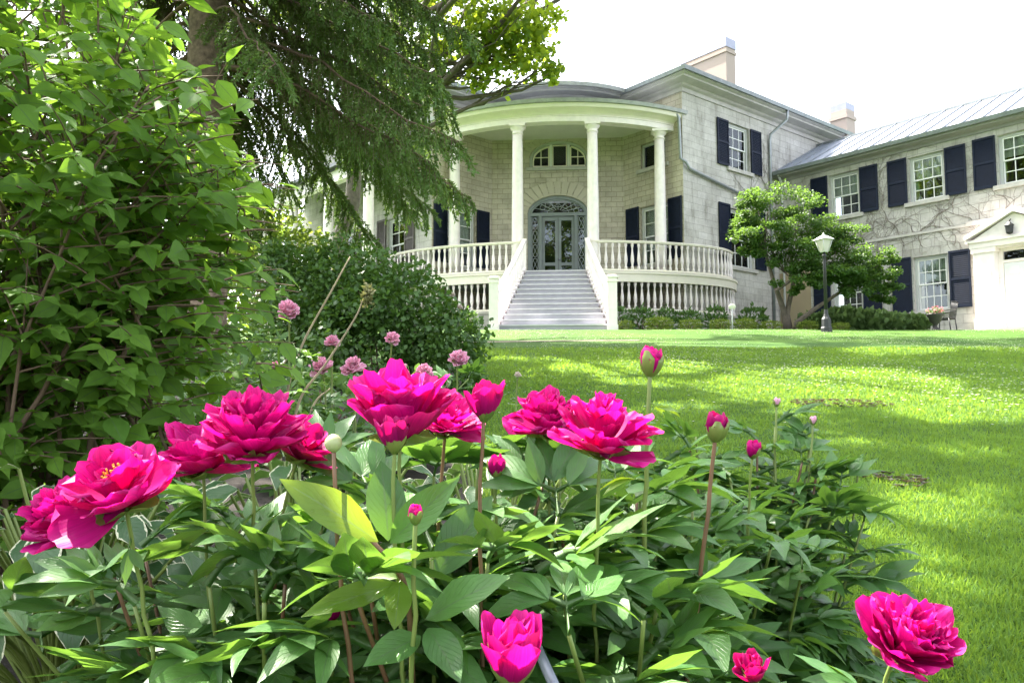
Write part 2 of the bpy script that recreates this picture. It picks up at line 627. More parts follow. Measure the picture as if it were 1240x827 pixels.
# ================================================================== THE SETTING
def ground_sheet():
    xs = np.concatenate([np.linspace(-220, -32, 14), np.linspace(-30, 30, 121), np.linspace(32, 220, 14)])
    ys = np.concatenate([np.linspace(-8, 26, 137), np.linspace(26.5, 60, 40), np.linspace(64, 400, 16)])
    X, Y = np.meshgrid(xs, ys)
    Z = gz(X, Y)
    V = np.stack([X, Y, Z], -1).reshape(-1, 3)
    nx, ny = len(xs), len(ys)
    i = np.arange(nx - 1)[None, :] + np.arange(ny - 1)[:, None] * nx
    FC = np.stack([i, i + 1, i + nx + 1, i + nx], -1).reshape(-1, 4)
    m = bpy.data.materials.new('lawn_turf')
    nt, ns, ln = nodes(m)
    out = N(nt, 'ShaderNodeOutputMaterial')
    p = N(nt, 'ShaderNodeBsdfPrincipled', Roughness=0.8)
    p.inputs['Specular IOR Level'].default_value = 0.2
    tc = N(nt, 'ShaderNodeTexCoord')
    a = noise(nt, 0.55, 5, 0.6, tc.outputs['Object'])
    b = noise(nt, 28, 4, 0.75, tc.outputs['Object'])
    c1 = ramp(nt, a, [(0.3, (0.038, 0.105, 0.013)), (0.7, (0.088, 0.170, 0.024))])
    mid = noise(nt, 5.0, 5, 0.7, tc.outputs['Object'])
    c1 = mixcol(nt, 1.0, c1, ramp(nt, mid, [(0.32, (0.55, 0.68, 0.55)), (0.68, (1.30, 1.22, 1.15))]), 'MULTIPLY')
    col = mixcol(nt, 1.0, c1, ramp(nt, b, [(0.3, (0.55, 0.6, 0.5)), (0.7, (1.35, 1.3, 1.2))]), 'MULTIPLY')
    ln.new(col, p.inputs['Base Color'])
    h = noise(nt, 60, 3, 0.8, tc.outputs['Object'])
    ln.new(bump(nt, h, 0.9, 0.04), p.inputs['Normal'])
    ln.new(p.outputs[0], out.inputs[0])
    o = link('lawn', npmesh('lawn', V, FC, smooth_=True), m)
    return tag(o, kind='structure')


ground_sheet()

# garden bed of dark soil under the shrubs and peonies
def sheet(name, poly_fn, mat, dz, nx=40, ny=20, kind='structure'):
    V, FC = [], []
    for j in range(ny + 1):
        for i in range(nx + 1):
            x, y = poly_fn(i / nx, j / ny)
            V.append((x, y, G(x, y) + dz))
    for j in range(ny):
        for i in range(nx):
            k = j * (nx + 1) + i
            FC.append((k, k + 1, k + nx + 2, k + nx + 1))
    return tag(link(name, npmesh(name, V, FC, smooth_=True), mat), kind=kind)


def bed_edge(y):
    y = np.asarray(y, float)
    e = 0.80 + 0.05 * np.sin(y * 3)
    far_ = -0.055 * y + 0.06 * np.sin(y * 2.3)
    return e + (far_ - e) * smooth(1.75, 2.6, y)


sheet('garden_bed', lambda u, v: ((-7 + (float(bed_edge(-2 + 12.5 * v)) + 7) * u), -2 + 12.5 * v), M['soil'], 0.012, 40, 50)
sheet('gravel_path', lambda u, v: (-2.5 + 5.2 * u, 15.6 + 0.32 * v + 0.9 * u), M['path'], 0.008, 60, 4)

# ================================================================== THE HOUSE
a_ = R(38.5)
b_ = R(4.6)
C = np.array([6.10, 27.7])
U = np.array([math.cos(a_), math.sin(a_)])
Wd = np.array([-math.sin(a_), math.cos(a_)])
O = np.array([1.52, 27.2])
AR = np.array([math.cos(b_), -math.sin(b_)])
AB = np.array([math.sin(b_), math.cos(b_)])


def mir(v):
    """mirror a plan direction across the portico axis"""
    return -(v @ AR) * AR + (v @ AB) * AB


def AX(r, k):
    """plan point from right / back distances in the portico frame"""
    return O + AR * r + AB * k


CL = O + mir(C - O)
mU, mW = mir(U), mir(Wd)
ZB, ZW = 1.6, 11.50            # wall foot below ground, wall top
ZD = 4.54                      # porch floor
side = Fr(C, U)
front = Fr(C + Wd * 3.0, -Wd)
bay = Fr(AX(0, 2.98), AR)
lfront = Fr(CL, mW)
lside = Fr(CL + mU * 9.8, -mU)

house = thing('stone_house', 'grey limestone mansion with a curved white columned porch and broad steps', 'house', (AX(0, 2.98)[0], AX(0, 2.98)[1], 2.3))


def window(parent, fr, s0, s1, z0, z1, cols=3, rows=2, blind=0.5, wide=0.09, sash='sash', trim='trim_grey', sill=True, t=-0.10, meeting=True):
    mb = MB()
    w = wide
    mb.fbox(fr, s0, s0 + w, z0, z1, t - 0.10, t)
    mb.fbox(fr, s1 - w, s1, z0, z1, t - 0.10, t)
    mb.fbox(fr, s0 + w, s1 - w, z1 - w, z1, t - 0.10, t - 0.002)
    mb.fbox(fr, s0 + w, s1 - w, z0, z0 + 0.05, t - 0.10, t - 0.002)
    win = mb.build('window', M[trim], parent)
    a, b, c, d = s0 + w, s1 - w, z0 + 0.05, z1 - w
    mid = (c + d) / 2
    halves = [(c, mid + 0.02, -0.075), (mid - 0.02, d, -0.035)] if meeting else [(c, d, -0.05)]
    for (zc, zd, tt) in halves:
        mb = MB()
        e = 0.045
        mb.fbox(fr, a, a + e, zc, zd, t + tt - 0.03, t + tt)
        mb.fbox(fr, b - e, b, zc, zd, t + tt - 0.03, t + tt)
        mb.fbox(fr, a + e, b - e, zd - e, zd, t + tt - 0.03, t + tt - 0.001)
        mb.fbox(fr, a + e, b - e, zc, zc + e, t + tt - 0.03, t + tt - 0.001)
        for k in range(1, cols):
            x = a + (b - a) * k / cols
            mb.fbox(fr, x - 0.014, x + 0.014, zc + e, zd - e, t + tt - 0.026, t + tt - 0.004)
        for k in range(1, rows):
            z = zc + (zd - zc) * k / rows
            mb.fbox(fr, a + e, b - e, z - 0.014, z + 0.014, t + tt - 0.025, t + tt - 0.005)
        mb.build('sash', M[sash], win)
        g = MB()
        g.fbox(fr, a + 0.01, b - 0.01, zc + 0.01, zd - 0.01, t + tt - 0.018, t + tt - 0.013)
        g.build('pane', M['glass'], win)
    if blind:
        mb = MB()
        n = 14
        zz = d - (d - c) * blind
        for i in range(n):
            x0, x1 = a + (b - a) * i / n, a + (b - a) * (i + 1) / n
            k = 0.012 if i % 2 else -0.012
            q = t - 0.145
            mb.quad(fr.p(x0, zz, q - k), fr.p(x1, zz, q + k), fr.p(x1, d, q + k), fr.p(x0, d, q - k))
        mb.build('blind', M['blind'], win)
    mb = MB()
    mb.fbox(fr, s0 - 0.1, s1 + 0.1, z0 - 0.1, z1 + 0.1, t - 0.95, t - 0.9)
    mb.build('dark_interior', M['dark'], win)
    if sill:
        mb = MB()
        mb.fbox(fr, s0 - 0.16, s1 + 0.16, z0 - 0.14, z0 - 0.003, -0.05, 0.10)
        mb.build('sill', M['stone_trim'], win)
    return win


def shutter(parent, fr, s0, s1, z0, z1, mat='shutter', tilt=0.0):
    mb = MB()
    st = 0.055
    t0, t1 = 0.03, 0.075
    mb.fbox(fr, s0, s0 + st, z0, z1, t0, t1)
    mb.fbox(fr, s1 - st, s1, z0, z1, t0, t1)
    zm = z0 + (z1 - z0) * 0.5
    for za, zb in ((z0, z0 + 0.1), (zm - 0.04, zm + 0.04), (z1 - 0.08, z1)):
        mb.fbox(fr, s0 + st, s1 - st, za, zb, t0, t1 - 0.002)
    for za, zb in ((z0 + 0.1, zm - 0.04), (zm + 0.04, z1 - 0.08)):
        n = max(3, int((zb - za) / 0.06))
        for i in range(n):
            z = za + (zb - za) * (i + 0.5) / n
            P = fr.p
            h = (zb - za) / n * 0.62
            mb.box8([P(s0 + st, z - h, t1 - 0.012), P(s1 - st, z - h, t1 - 0.012), P(s1 - st, z - h + 0.012, t1 - 0.02), P(s0 + st, z - h + 0.012, t1 - 0.02),
                     P(s0 + st, z + h - 0.012, t0 + 0.008), P(s1 - st, z + h - 0.012, t0 + 0.008), P(s1 - st, z + h, t0), P(s0 + st, z + h, t0)])
    return mb.build('shutter', M[mat], parent)


# ---- walls
H_SIDE = [(2.70, 4.02, 8.95, 10.72), (2.70, 4.14, 5.18, 7.40)]
H_FRONT = [(1.0, 2.2, 8.80, 9.75), (0.94, 2.28, 5.15, 7.35)]
DOOR = (-1.16, 1.20, ZD, 8.07, 0.72)
ARCHW = (-1.08, 1.22, 9.18, 10.24, 0.72)
mb = MB(); wall(mb, side, 0, 9.8, ZB, ZW, H_SIDE); mb.build('wall', M['stone_side'], house)
mb = MB(); wall(mb, front, 0.03, 3.0, ZB, ZW, H_FRONT); mb.build('wall', M['stone_bay'], house)
mb = MB(); wall(mb, bay, -2.55, 2.55, ZB, ZW, [DOOR, ARCHW], 0.25); mb.build('wall', M['stone_bay'], house)
HL = [(0.72, 2.06, 5.15, 7.35)]
mb = MB(); wall(mb, lfront, 0, 2.97, ZB, ZW, HL); mb.build('wall', M['stone_bay'], house)
HLS = [(6.9, 8.1, 5.15, 7.2), (3.4, 4.6, 5.15, 7.2)]
mb = MB(); wall(mb, lside, 0, 9.8, ZB, ZW, HLS); mb.build('wall', M['stone_side'], house)
# back of the house
mb = MB()
bk = Fr(C + U * 9.8, Wd); wall(mb, bk, 0, 6.0, ZB, ZW)
bkl = Fr(CL + mU * 9.8 + mW * 6.0, -mW); wall(mb, bkl, 0, 6.0, ZB, ZW)
pa, pb = C + U * 9.8 + Wd * 6.0, CL + mU * 9.8 + mW * 6.0
bkm = Fr(pa, pb - pa); wall(mb, bkm, 0, float(np.linalg.norm(pb - pa)), ZB, ZW)
mb.build('wall', M['stone_side'], house)

# upper small window under the porch roof, ground floor windows, shutters
w = window(house, front, *H_FRONT[0], cols=1, rows=1, blind=0, meeting=False, sash='shutter')
window(house, front, *H_FRONT[1], cols=2, rows=2, blind=0.75)
shutter(house, front, 0.26, 0.90, 5.2, 7.42)
shutter(house, front, 2.33, 2.95, 5.2, 7.42)
window(house, lfront, *HL[0], cols=2, rows=2, blind=0.75)
shutter(house, lfront, 0.06, 0.68, 5.2, 7.42)
shutter(house, lfront, 2.10, 2.72, 5.2, 7.42)
window(house, side, *H_SIDE[0], cols=3, rows=2, blind=0.5)
shutter(house, side, 1.96, 2.64, 8.95, 10.72)
shutter(house, side, 4.07, 4.75, 8.95, 10.72)
window(house, side, *H_SIDE[1], cols=3, rows=2, blind=0.55)
shutter(house, side, 1.96, 2.64, 5.2, 7.5)
shutter(house, side, 4.20, 4.88, 5.2, 7.5)
for h in HLS:
    window(house, lside, *h, cols=2, rows=2, blind=0.6)
    shutter(house, lside, h[0] - 0.66, h[0] - 0.05, 5.2, 7.25, 'shutter_brown')
    shutter(house, lside, h[1] + 0.05, h[1] + 0.66, 5.2, 7.25, 'shutter_brown')
# cellar window low on the side wall
mb = MB(); mb.fbox(side, 1.55, 2.75, 3.22, 3.36, 0.0, 0.05); mb.build('lintel', M['stone_trim'], house)

# voussoirs over the two arches of the bay
for (a, b, z0, z1, rise), rr in ((DOOR, 0.55), (ARCHW, 0.30)):
    mb = MB()
    cx, hw = (a + b) / 2, (b - a) / 2
    n = 17
    for i in range(n):
        t0, t1 = math.pi * (1 - (i + 0.06) / n), math.pi * (1 - (i + 0.94) / n)
        q = []
        for th, k in ((t0, 0.012), (t1, 0.012), (t1, rr), (t0, rr)):
            q.append((cx + (hw + k) * math.cos(th), z1 - rise + (rise + k) * math.sin(th)))
        P = bay.p
        mb.box8([P(*q[0], 0.03), P(*q[1], 0.03), P(*q[1], -0.05), P(*q[0], -0.05), P(*q[3], 0.03), P(*q[2], 0.03), P(*q[2], -0.05), P(*q[3], -0.05)])
    mb.build('stone_arch', M['stone_bay'], house)


def arch_pts(a, b, z1, rise, inset=0.0, n=20, t0=math.pi, t1=0.0):
    cx, hw = (a + b) / 2, (b - a) / 2 - inset
    return [(cx + hw * math.cos(t0 + (t1 - t0) * i / n), z1 - rise + (rise - inset) * math.sin(t0 + (t1 - t0) * i / n)) for i in range(n + 1)]


def ribbon(mb, fr, pts, w, t0, t1):
    """bar of width w along (s,z) points in a wall frame"""
    n = len(pts)
    L = []
    for i in range(n):
        p, q = np.array(pts[max(i - 1, 0)]), np.array(pts[min(i + 1, n - 1)])
        d = (q - p) / (np.linalg.norm(q - p) + 1e-9)
        m = np.array([-d[1], d[0]]) * w / 2
        L.append((np.array(pts[i]) + m, np.array(pts[i]) - m))
    for (a, b), (c, d) in zip(L, L[1:]):
        P = fr.p
        mb.box8([P(*a, t0), P(*c, t0), P(*c, t1), P(*a, t1), P(*b, t0), P(*d, t0), P(*d, t1), P(*b, t1)])


# ---- arched three-light window over the door
a, b, z0, z1, rise = ARCHW
mb = MB()
ribbon(mb, bay, [(a + 0.05, z0), *arch_pts(a, b, z1, rise, 0.05), (b - 0.05, z0)], 0.10, -0.18, -0.06)
mb.fbox(bay, a + 0.1, b - 0.1, z0, z0 + 0.05, -0.18, -0.065)
aw = mb.build('window', M['trim_grey'], house)
s1_, s2_ = a + (b - a) * 0.36, a + (b - a) * 0.66
for x in (s1_, s2_):
    mb = MB()
    mb.fbox(bay, x - 0.05, x + 0.05, z0 + 0.05, z1 - 0.12, -0.17, -0.075)
    mb.build('mullion', M['sash'], aw)
mb = MB()
for x0, x1 in ((a + 0.12, s1_ - 0.06), (s2_ + 0.06, b - 0.12)):
    left = x0 < 0
    pts = [p for p in arch_pts(a, b, z1, rise, 0.15, 24) if x0 - 0.02 <= p[0] <= x1 + 0.001]
    loop = [(x0 + 0.02, z0 + 0.08)] + ([(x0 + 0.02, pts[0][1])] if left else [(x0 + 0.02, pts[0][1])]) + pts + [(x1 - 0.02, pts[-1][1]), (x1 - 0.02, z0 + 0.08), (x0 + 0.02, z0 + 0.08)]
    ribbon(mb, bay, loop, 0.055, -0.15, -0.085)
    xm = (x0 + x1) / 2
    mb.fbox(bay, xm - 0.016, xm + 0.016, z0 + 0.09, z0 + 0.74, -0.14, -0.095)
    mb.fbox(bay, x0 + 0.03, x1 - 0.03, z0 + 0.42, z0 + 0.452, -0.139, -0.096)
mb.fbox(bay, s1_ + 0.06, s1_ + 0.10, z0 + 0.06, z1 - 0.14, -0.15, -0.085)
mb.fbox(bay, s2_ - 0.10, s2_ - 0.06, z0 + 0.06, z1 - 0.14, -0.15, -0.085)
mb.fbox(bay, s1_ + 0.10, s2_ - 0.10, z1 - 0.18, z1 - 0.14, -0.15, -0.086)
mb.fbox(bay, s1_ + 0.10, s2_ - 0.10, z0 + 0.06, z0 + 0.10, -0.15, -0.086)
mb.build('sash', M['cream'], aw)
mb = MB()
mb.fbox(bay, a + 0.1, b - 0.1, z0 + 0.05, z1 - 0.05, -0.19, -0.185)
mb.build('pane', M['glass'], aw)
mb = MB(); mb.fbox(bay, a - 0.1, b + 0.1, z0 - 0.1, z1 + 0.1, -0.9, -0.85); mb.build('dark_interior', M['dark'], aw)
mb = MB(); mb.fbox(bay, a - 0.12, b + 0.12, z0 - 0.12, z0 - 0.003, -0.05, 0.09); mb.build('sill', M['stone_trim'], aw)

# ---- entrance: grey double door, leaded sidelights and fanlight
a, b, z0, z1, rise = DOOR
zt = 7.28                                              # transom
mb = MB()
ribbon(mb, bay, [(a + 0.06, z0), *arch_pts(a, b, z1, rise, 0.06), (b - 0.06, z0)], 0.12, -0.22, -0.05)
mb.fbox(bay, a + 0.12, b - 0.12, zt, zt + 0.13, -0.22, -0.04)
dx0, dx1 = -0.62, 0.66
for x in (dx0 - 0.09, dx1 - 0.01):
    mb.fbox(bay, x, x + 0.10, z0, zt, -0.22, -0.03)
ent = mb.build('entrance_frame', M['door_grey'], house)
for x0, x1 in ((dx0 + 0.012, 0.012), (0.028, dx1 - 0.012)):
    mb = MB()
    t0, t1 = -0.16, -0.11
    e = 0.11
    mb.fbox(bay, x0, x0 + e, z0 + 0.02, zt - 0.01, t0, t1)
    mb.fbox(bay, x1 - e, x1, z0 + 0.02, zt - 0.01, t0, t1)
    for za, zb in ((z0 + 0.02, z0 + 0.22), (5.35, 5.47), (zt - 0.17, zt - 0.01)):
        mb.fbox(bay, x0 + e, x1 - e, za, zb, t0, t1 - 0.002)
    d = mb.build('door', M['door_grey'], house)
    mb = MB()
    mb.fbox(bay, x0 + e, x1 - e, z0 + 0.22, 5.35, -0.145, -0.14)
    mb.fbox(bay, x0 + e, x1 - e, 5.47, zt - 0.17, -0.145, -0.14)
    mb.build('pane', M['glass'], d)
mb = MB(); mb.tube([bay.p(0.08, 5.55, -0.05), bay.p(0.08, 5.62, -0.05)], 0.03, 8); mb.tube([bay.p(0.08, 5.585, -0.11), bay.p(0.08, 5.585, -0.05)], 0.012, 6); mb.build('handle', M['flashing'], d)
for x0, x1 in ((a + 0.12, dx0 - 0.09), (dx1 + 0.09, b - 0.12)):
    mb = MB()
    mb.fbox(bay, x0, x0 + 0.04, z0, zt, -0.17, -0.10)
    mb.fbox(bay, x1 - 0.04, x1, z0, zt, -0.17, -0.10)
    mb.fbox(bay, x0 + 0.04, x1 - 0.04, z0, z0 + 0.6, -0.17, -0.101)
    sl = mb.build('sidelight', M['door_grey'], house)
    mb = MB()
    xm = (x0 + x1) / 2
    n = 4
    for i in range(n):
        zc = z0 + 0.6 + (zt - z0 - 0.6) * (i + 0.5) / n
        ribbon(mb, bay, [(xm + (x1 - x0 - 0.1) / 2 * math.cos(q), zc + 0.24 * math.sin(q)) for q in np.linspace(0, 2 * math.pi, 17)], 0.016, -0.135, -0.12)
        ribbon(mb, bay, [(x0 + 0.04, zc - 0.27), (x1 - 0.04, zc + 0.27)], 0.012, -0.132, -0.122)
        ribbon(mb, bay, [(x0 + 0.04, zc + 0.27), (x1 - 0.04, zc - 0.27)], 0.012, -0.134, -0.119)
    mb.build('leading', M['leaded'], sl)
    mb = MB(); mb.fbox(bay, x0 + 0.03, x1 - 0.03, z0 + 0.6, zt, -0.15, -0.146); mb.build('pane', M['glass'], sl)
mb = MB()
ribbon(mb, bay, arch_pts(a, b, z1, rise, 0.14), 0.03, -0.16, -0.10)
cx = (a + b) / 2
for k in range(1, 8):
    th = math.pi * k / 8
    ribbon(mb, bay, [(cx + 0.2 * math.cos(th), zt + 0.14 + 0.12 * math.sin(th)), (cx + 1.0 * math.cos(th), zt + 0.13 + 0.55 * math.sin(th))], 0.018, -0.15, -0.12)
    th2 = math.pi * (k - 0.5) / 8
    c_ = (cx + 0.72 * math.cos(th2), zt + 0.15 + 0.38 * math.sin(th2))
    ribbon(mb, bay, [(c_[0] + 0.10 * math.cos(q), c_[1] + 0.10 * math.sin(q)) for q in np.linspace(0, 2 * math.pi, 13)], 0.015, -0.148, -0.122)
ribbon(mb, bay, [(cx + 0.42 * math.cos(q), zt + 0.14 + 0.24 * math.sin(q)) for q in np.linspace(0, math.pi, 13)], 0.016, -0.149, -0.121)
fan = mb.build('fanlight', M['leaded'], house)
mb = MB()
P = bay.p
ap = arch_pts(a, b, z1, rise, 0.1)
for (p0, q0), (p1, q1) in zip(ap, ap[1:]):
    mb.quad(P(p0, zt + 0.1, -0.17), P(p1, zt + 0.1, -0.17), P(p1, q1, -0.17), P(p0, q0, -0.17))
mb.build('pane', M['glass'], fan)
mb = MB(); mb.fbox(bay, a - 0.1, b + 0.1, z0 - 0.1, z1 + 0.1, -1.6, -1.55); mb.build('dark_interior', M['dark'], house)

# ---- main eaves: cornice, gutter and roofs
PROF_CORN = [(0.0, 11.22), (0.05, 11.22), (0.06, 11.36), (0.16, 11.41), (0.20, 11.47), (0.56, 11.50), (0.58, 11.55), (0.70, 11.59), (0.70, 11.62), (0.0, 11.62)]
PROF_GUT = [(0.66, 11.625), (0.80, 11.60), (0.84, 11.73), (0.80, 11.74), (0.77, 11.67), (0.66, 11.67)]


def arc_r3():
    """plan of the bowed eave over the porch, left to right"""
    pts = []
    Rr = 3.24
    for i in range(-12, 13):
        th = math.asin(2.58 / 4.08) * i / 12
        pts.append(AX(Rr * math.sin(th), 1.64 + Rr - Rr * math.cos(th)))
    return pts


eR = [C + Wd * 2.45, C, C + U * 9.8, C + U * 9.8 + Wd * 6.0]          # wall line of the right block, travelled so that outside is on the right
path_r = [C + U * 9.8, C, C + Wd * 3.0]
mb = MB()
mb.sweep([C + Wd * 2.9, C, C + U * 9.8, C + U * 9.8 + Wd * 6], PROF_CORN, 1)
mb.sweep([CL + mU * 9.8 + mW * 6, CL + mU * 9.8, CL, CL + mW * 2.9], PROF_CORN, 1)
mb.build('cornice', M['eavelight'], house)
mb = MB()
mb.sweep([C + Wd * 2.4, C, C + U * 9.8, C + U * 9.8 + Wd * 6], PROF_GUT, 1)
mb.sweep([CL + mU * 9.8 + mW * 6, CL + mU * 9.8, CL, CL + mW * 2.4], PROF_GUT, 1)
mb.build('gutter', M['gutter'], house)
mb = MB()
ap = arc_r3()
mb.sweep(ap, [(o_ * 1.0, z) for o_, z in PROF_CORN], 1)
# boards that fill between the bowed eave and the bay wall
for p0, p1 in zip(ap, ap[1:]):
    w0 = AX(np.clip((p0 - O) @ AR, -2.5, 2.5), 3.1); w1 = AX(np.clip((p1 - O) @ AR, -2.5, 2.5), 3.1)
    mb.quad((*p0, 11.3), (*p1, 11.3), (*w1, 11.3), (*w0, 11.3))
mb.build('cornice', M['greywood'], house)
mb = MB(); mb.sweep(ap, PROF_GUT, 1); mb.build('gutter', M['gutter_light'], house)

mb = MB()
ov = 0.68


def hip(c, u, w_, lu, lw, z0, rise):
    a, b, c2, d = c - u * ov - w_ * ov, c + u * (lu + ov) - w_ * ov, c + u * (lu + ov) + w_ * (lw + ov), c - u * ov + w_ * (lw + ov)
    r0, r1 = c + u * 3.2 + w_ * lw / 2, c + u * (lu - 3.2) + w_ * lw / 2
    A, B, C2, D = [(*q, z0) for q in (a, b, c2, d)]
    E, F_ = (*r0, z0 + rise), (*r1, z0 + rise)
    mb.add([A, B, C2, D, E, F_], [(0, 1, 5, 4), (1, 2, 5), (2, 3, 4, 5), (3, 0, 4), (0, 3, 2, 1)])


hip(C, U, Wd, 9.8, 8.0, 11.68, 1.25)
hip(CL, mU, mW, 9.8, 8.0, 11.68, 1.25)
top = (*AX(0, 8.0), 12.7)
fan_ = [(*(p + (p - AX(0, 4.88)) / np.linalg.norm(p - AX(0, 4.88)) * 0.68), 11.68) for p in ap]
for p0, p1 in zip(fan_, fan_[1:]):
    mb.add([p0, p1, top], [(0, 1, 2)])
mb.build('roof', M['roof_dark'], house)

# chimney of the main block: long side along the front
k0 = at(879, 60, 31.2)[:2]
mb = MB()
chf = Fr(k0, U)
mb.fbox(chf, 0.0, 0.62, 11.9, 14.53, -2.3, 0.0)
mb.fbox(chf, -0.05, 0.67, 14.30, 14.42, -2.35, 0.05)
ch = mb.build('chimney', M['brick'], house)
mb = MB()
mb.fbox(chf, -0.03, 0.65, 14.532, 14.93, -2.33, 0.03)
mb.build('cap', M['flashing'], ch)

# ---- portico: entablature, ceiling, roof, columns
RC = 7.2


def carc(d, lim, n=28):
    """concentric plan arc at distance d in front of the column line, out to +-lim sideways"""
    r = RC + d
    t = math.asin(lim / r)
    return [AX(r * math.sin(-t + 2 * t * i / n), RC - r * math.cos(-t + 2 * t * i / n)) for i in range(n + 1)]


mb = MB()
mb.sweep(carc(0.0, 4.28), [(-0.19, 9.87), (0.19, 9.87), (0.19, 10.05), (0.22, 10.06), (0.22, 10.09), (-0.19, 10.09)], 1)
mb.build('entablature', M['white'], house)
mb = MB()
mb.sweep(carc(0.0, 4.30), [(-0.19, 10.094), (0.20, 10.094), (0.24, 10.16), (0.38, 10.23), (0.54, 10.26), (0.58, 10.39), (-0.19, 10.39)], 1)
mb.build('porch_cornice', M['cream'], house)
mb = MB()
mb.sweep(carc(0.0, 4.34), [(0.50, 10.394), (0.66, 10.394), (0.70, 10.51), (0.66, 10.52), (0.64, 10.45), (0.50, 10.45)], 1)
mb.build('porch_gutter', M['gutter_light'], house)
mb = MB()
for zz, mm in ((10.30, 'ceiling'),):
    A_ = carc(-0.15, 4.3)
    for p0, p1 in zip(A_, A_[1:]):
        r0, r1 = (p0 - O) @ AR, (p1 - O) @ AR

        def backp(r):
            return AX(np.clip(r, -2.55, 2.55), 2.98) if abs(r) < 2.55 else AX(r, 2.98 - (abs(r) - 2.55) * 1.069)
        q0, q1 = backp(r0), backp(r1)
        mb.add([(*p0, zz), (*p1, zz), (*q1, zz), (*q0, zz), (*p0, zz + 0.06), (*p1, zz + 0.06), (*q1, zz + 0.06), (*q0, zz + 0.06)], [(0, 1, 2, 3), (4, 5, 6, 7)])
mb.build('porch_ceiling', M['ceiling'], house)
mb = MB()
A_ = carc(0.52, 4.3)
for p0, p1 in zip(A_, A_[1:]):
    r0, r1 = (p0 - O) @ AR, (p1 - O) @ AR
    q0, q1 = backp(r0), backp(r1)
    mb.quad((*p0, 10.455), (*p1, 10.455), (*q1, 10.75), (*q0, 10.75))
mb.build('porch_roof', M['roof_metal'], house)


def column(parent, xy, z0, z1, r=0.21, rt=0.175, name='column'):
    mb = MB()
    prof = []
    for i in range(9):
        t = i / 8
        prof.append((r + (rt - r) * t ** 1.6, z0 + 0.22 + (z1 - 0.34 - z0 - 0.22) * t))
    mb.lathe(prof, (xy[0], xy[1], 0), 28)
    c = mb.build(name, M['white'], parent)
    mb = MB()
    mb.lathe([(rt, z1 - 0.35), (rt + 0.03, z1 - 0.34), (rt + 0.03, z1 - 0.31), (rt + 0.005, z1 - 0.30), (rt + 0.005, z1 - 0.22), (rt + 0.05, z1 - 0.18), (rt + 0.085, z1 - 0.11), (rt + 0.085, z1 - 0.10)], (xy[0], xy[1], 0), 28)
    f_ = Fr((xy[0], xy[1]), AR)
    q = rt + 0.10
    mb.fbox(f_, -q, q, z1 - 0.098, z1 - 0.004, -q, q)
    mb.build('capital', M['white'], c)
    mb = MB()
    q = r + 0.08
    mb.fbox(f_, -q, q, z0, z0 + 0.09, -q, q)
    mb.lathe([(r + 0.06, z0 + 0.092), (r + 0.075, z0 + 0.13), (r + 0.06, z0 + 0.165), (r + 0.02, z0 + 0.18), (r + 0.015, z0 + 0.21), (r, z0 + 0.222)], (xy[0], xy[1], 0), 28)
    mb.build('base', M['white'], c)
    return c


for rr in (-3.72, -1.34, 1.30, 3.72):
    column(house, AX(rr, RC - math.sqrt(RC * RC - rr * rr)), ZD, 9.868)

# ---- deck with its band, floor and masonry under it
EA, EB_, EK = 6.7, 3.2, 2.95


def ell(th, d=0.0):
    return AX((EA + d) * math.sin(th), EK - (EB_ + d) * math.cos(th))


def ellpath(t0, t1, d=0.0, n=40):
    return [ell(t0 + (t1 - t0) * i / n, d) for i in range(n + 1)]


mb = MB()
full = ellpath(-math.pi / 2, math.pi / 2, -0.02, 72)
ctr = AX(0, 2.95)
for p0, p1 in zip(full, full[1:]):
    mb.add([(*p0, ZD), (*p1, ZD), (*ctr, ZD)], [(0, 1, 2)])
    mb.add([(*p0, ZD - 0.30), (*p1, ZD - 0.30), (*ctr, ZD - 0.30)], [(0, 1, 2)])
mb.build('porch_floor', M['deck'], house)
mb = MB()
mb.sweep(full, [(-0.05, ZD - 0.33), (0.02, ZD - 0.33), (0.02, ZD - 0.06), (0.06, ZD - 0.05), (0.06, ZD + 0.02), (-0.05, ZD + 0.02)], 1)
mb.build('porch_band', M['cream'], house)
for s_ in (-1, 1):
    mb = MB()
    pth = ellpath(s_ * 0.29 if s_ > 0 else -math.pi / 2, math.pi / 2 if s_ > 0 else -0.29, -0.05)
    mb.sweep(pth, [(-0.25, 1.6), (0.0, 1.6), (0.0, 3.12), (0.04, 3.14), (0.04, 3.22), (-0.25, 3.22)], 1)
    mb.build('porch_foundation', M['stone_trim'], house)

# ---- balusters and rails
BAL = [(0.045, 0.0), (0.045, 0.10), (0.028, 0.115), (0.036, 0.14), (0.030, 0.16), (0.052, 0.27), (0.056, 0.34), (0.046, 0.46), (0.028, 0.62), (0.024, 0.72), (0.034, 0.745), (0.028, 0.765), (0.045, 0.785), (0.045, 0.90)]


def balmesh():
    mb = MB()
    mb.lathe([(r_ * 1.12, z) for r_, z in BAL], (0, 0, 0), 10)
    o = mb.build('baluster', M['white'])
    me = o.data
    bpy.data.objects.remove(o)
    return me


BALM = balmesh()


def put_bal(parent, xy, z, h):
    o = bpy.data.objects.new('baluster', BALM)
    COL.objects.link(o)
    o.parent = parent
    o.location = Vector((xy[0], xy[1], z)) - Vector(WLOC[parent.name])
    o.scale = (1, 1, h / 0.90)
    return o


